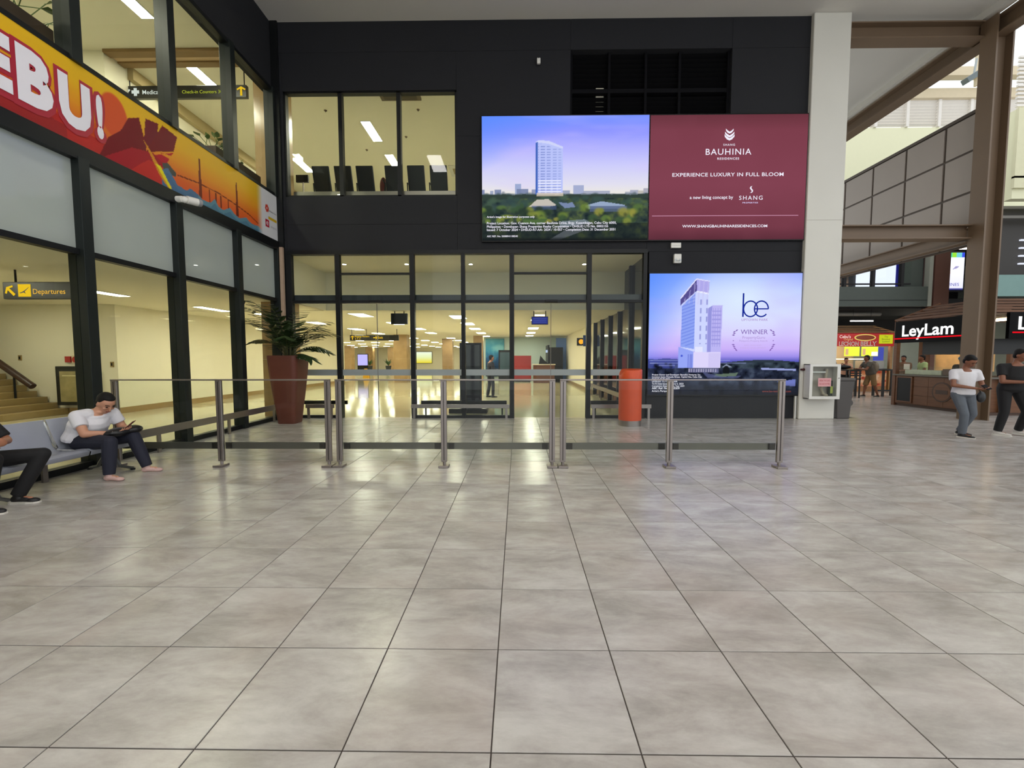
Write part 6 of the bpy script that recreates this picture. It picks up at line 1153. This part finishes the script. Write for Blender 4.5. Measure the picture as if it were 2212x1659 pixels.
# simple upright pose maker for smaller figures
def stand(x, y, h, ang, lean=0.0, arms='down', step=.04, fwd=0.0):
    k = h / 1.7; f = Vector((cos(ang), sin(ang), 0)); r = Vector((sin(ang), -cos(ang), 0)); o = Vector((x, y, 0)); U_ = Vector((0, 0, 1))
    P_ = lambda a, b, z: o + r * a * k + f * b * k + U_ * z * k
    J = dict(rt=tuple(r), pel=P_(0, 0, .93), mid=P_(0, lean * .4, 1.14), che=P_(0, lean, 1.36), neck=P_(0, lean + .01, 1.45), head=P_(0, lean + .04, 1.58), hf=tuple(f * .98 - U_ * .15), hu=(0, 0, 1))
    for s, g in (('L', -1), ('R', 1)):
        J['sh' + s] = P_(.185 * g, lean, 1.37); J['hp' + s] = P_(.09 * g, 0, .91); J['kn' + s] = P_(.10 * g, .03 + step * g, .49); J['an' + s] = P_(.10 * g, -.02 + step * g * 2, .085); J['to' + s] = P_(.12 * g, .11 + step * g * 2, .03)
        if arms == 'down': J['el' + s] = P_(.235 * g, lean - .03, 1.10); J['wr' + s] = P_(.24 * g, lean + .03, .86)
        elif arms == 'front': J['el' + s] = P_(.22 * g, lean + .04, 1.10); J['wr' + s] = P_(.08 * g, lean + .22, 1.12)
        else: J['el' + s] = P_(.20 * g, lean + .16, 1.13); J['wr' + s] = P_(.12 * g, lean + .36, 1.15)
    return J, k
J, k = stand(-1.10, 17.06, 1.70, radians(25), arms='front'); person('guard in a dark suit standing inside the arrivals hall', J, k, .014, 'tan', C_navy, C_navy, C_dark, 1.0, hands=((.6, (0, 0, -1)), (.6, (0, 0, -1))))
J, k = stand(14.3, 17.30, 1.68, radians(175), lean=.16, arms='reach', step=.10); pb = person('person in khaki shorts and grey shirt leaning on a bar table', J, k, .014, 'brown', C_grey, C_khaki, C_dark, .6, pant_to='knee', fat=1.12, hands=((.3, (0, 0, -1)), (.3, (0, 0, -1))), sole=C_sole)
bp2 = thing('backpack', 'grey backpack on the back of the person in khaki shorts', 'bag', (14.45, 17.3, 1.1)); MB().ell((14.41, 17.29, 1.20), .13, .17, .25).build('body', mat('grey_nylon', (132, 122, 108), .7), bp2, smooth=True); MB().tube([(14.33, 17.14, 1.4), (14.2, 17.12, 1.44), (14.09, 17.13, 1.36)], .02, 6).build('strap', MATS['grey_nylon'], bp2)
J, k = stand(14.35, 18.75, 1.58, radians(-110), lean=.1, arms='reach'); person('person in peach shirt standing behind the bar table', J, k, .018, 'tan', C_peach, C_blk, C_dark, .6, facedet=False)
J, k = stand(13.55, 18.5, 1.72, radians(-60), lean=.05, arms='front'); person('dark-haired person in grey-blue shirt behind the bar table', J, k, .018, 'brown', C_blue, C_blk, C_dark, .6, facedet=False)
J, k = stand(14.95, 16.6, 1.66, radians(-150), arms='front'); person('person with dark hair at the left opening of the kiosk', J, k, .018, 'brown', mat('brown_cloth', (110, 84, 62), .8), C_blk, C_dark, .6, facedet=False)
J, k = stand(15.45, 16.35, 1.68, radians(160), arms='front'); person('person in a lime green shirt seen through the kiosk', J, k, .018, 'brown', C_lime, C_blk, C_dark, .6, facedet=False)
J, k = stand(15.4, 15.35, 1.62, radians(-160), arms='front'); person('person in a white shirt seen through the kiosk', J, k, .018, 'tan', C_white, C_blk, C_dark, .6, facedet=False)
J, k = stand(14.15, 13.65, 1.62, radians(-160), arms='front'); pk = person('kiosk cook wearing a blue cap', J, k, .018, 'brown', C_grey, C_blk, C_dark, .6, hair=False, facedet=False); MB().ell(Vector(J['head']) + Vector((0, 0, .05)), .095, .1, .075).build('cap', mat('blue_cap', (70, 130, 160), .7), pk, smooth=True)
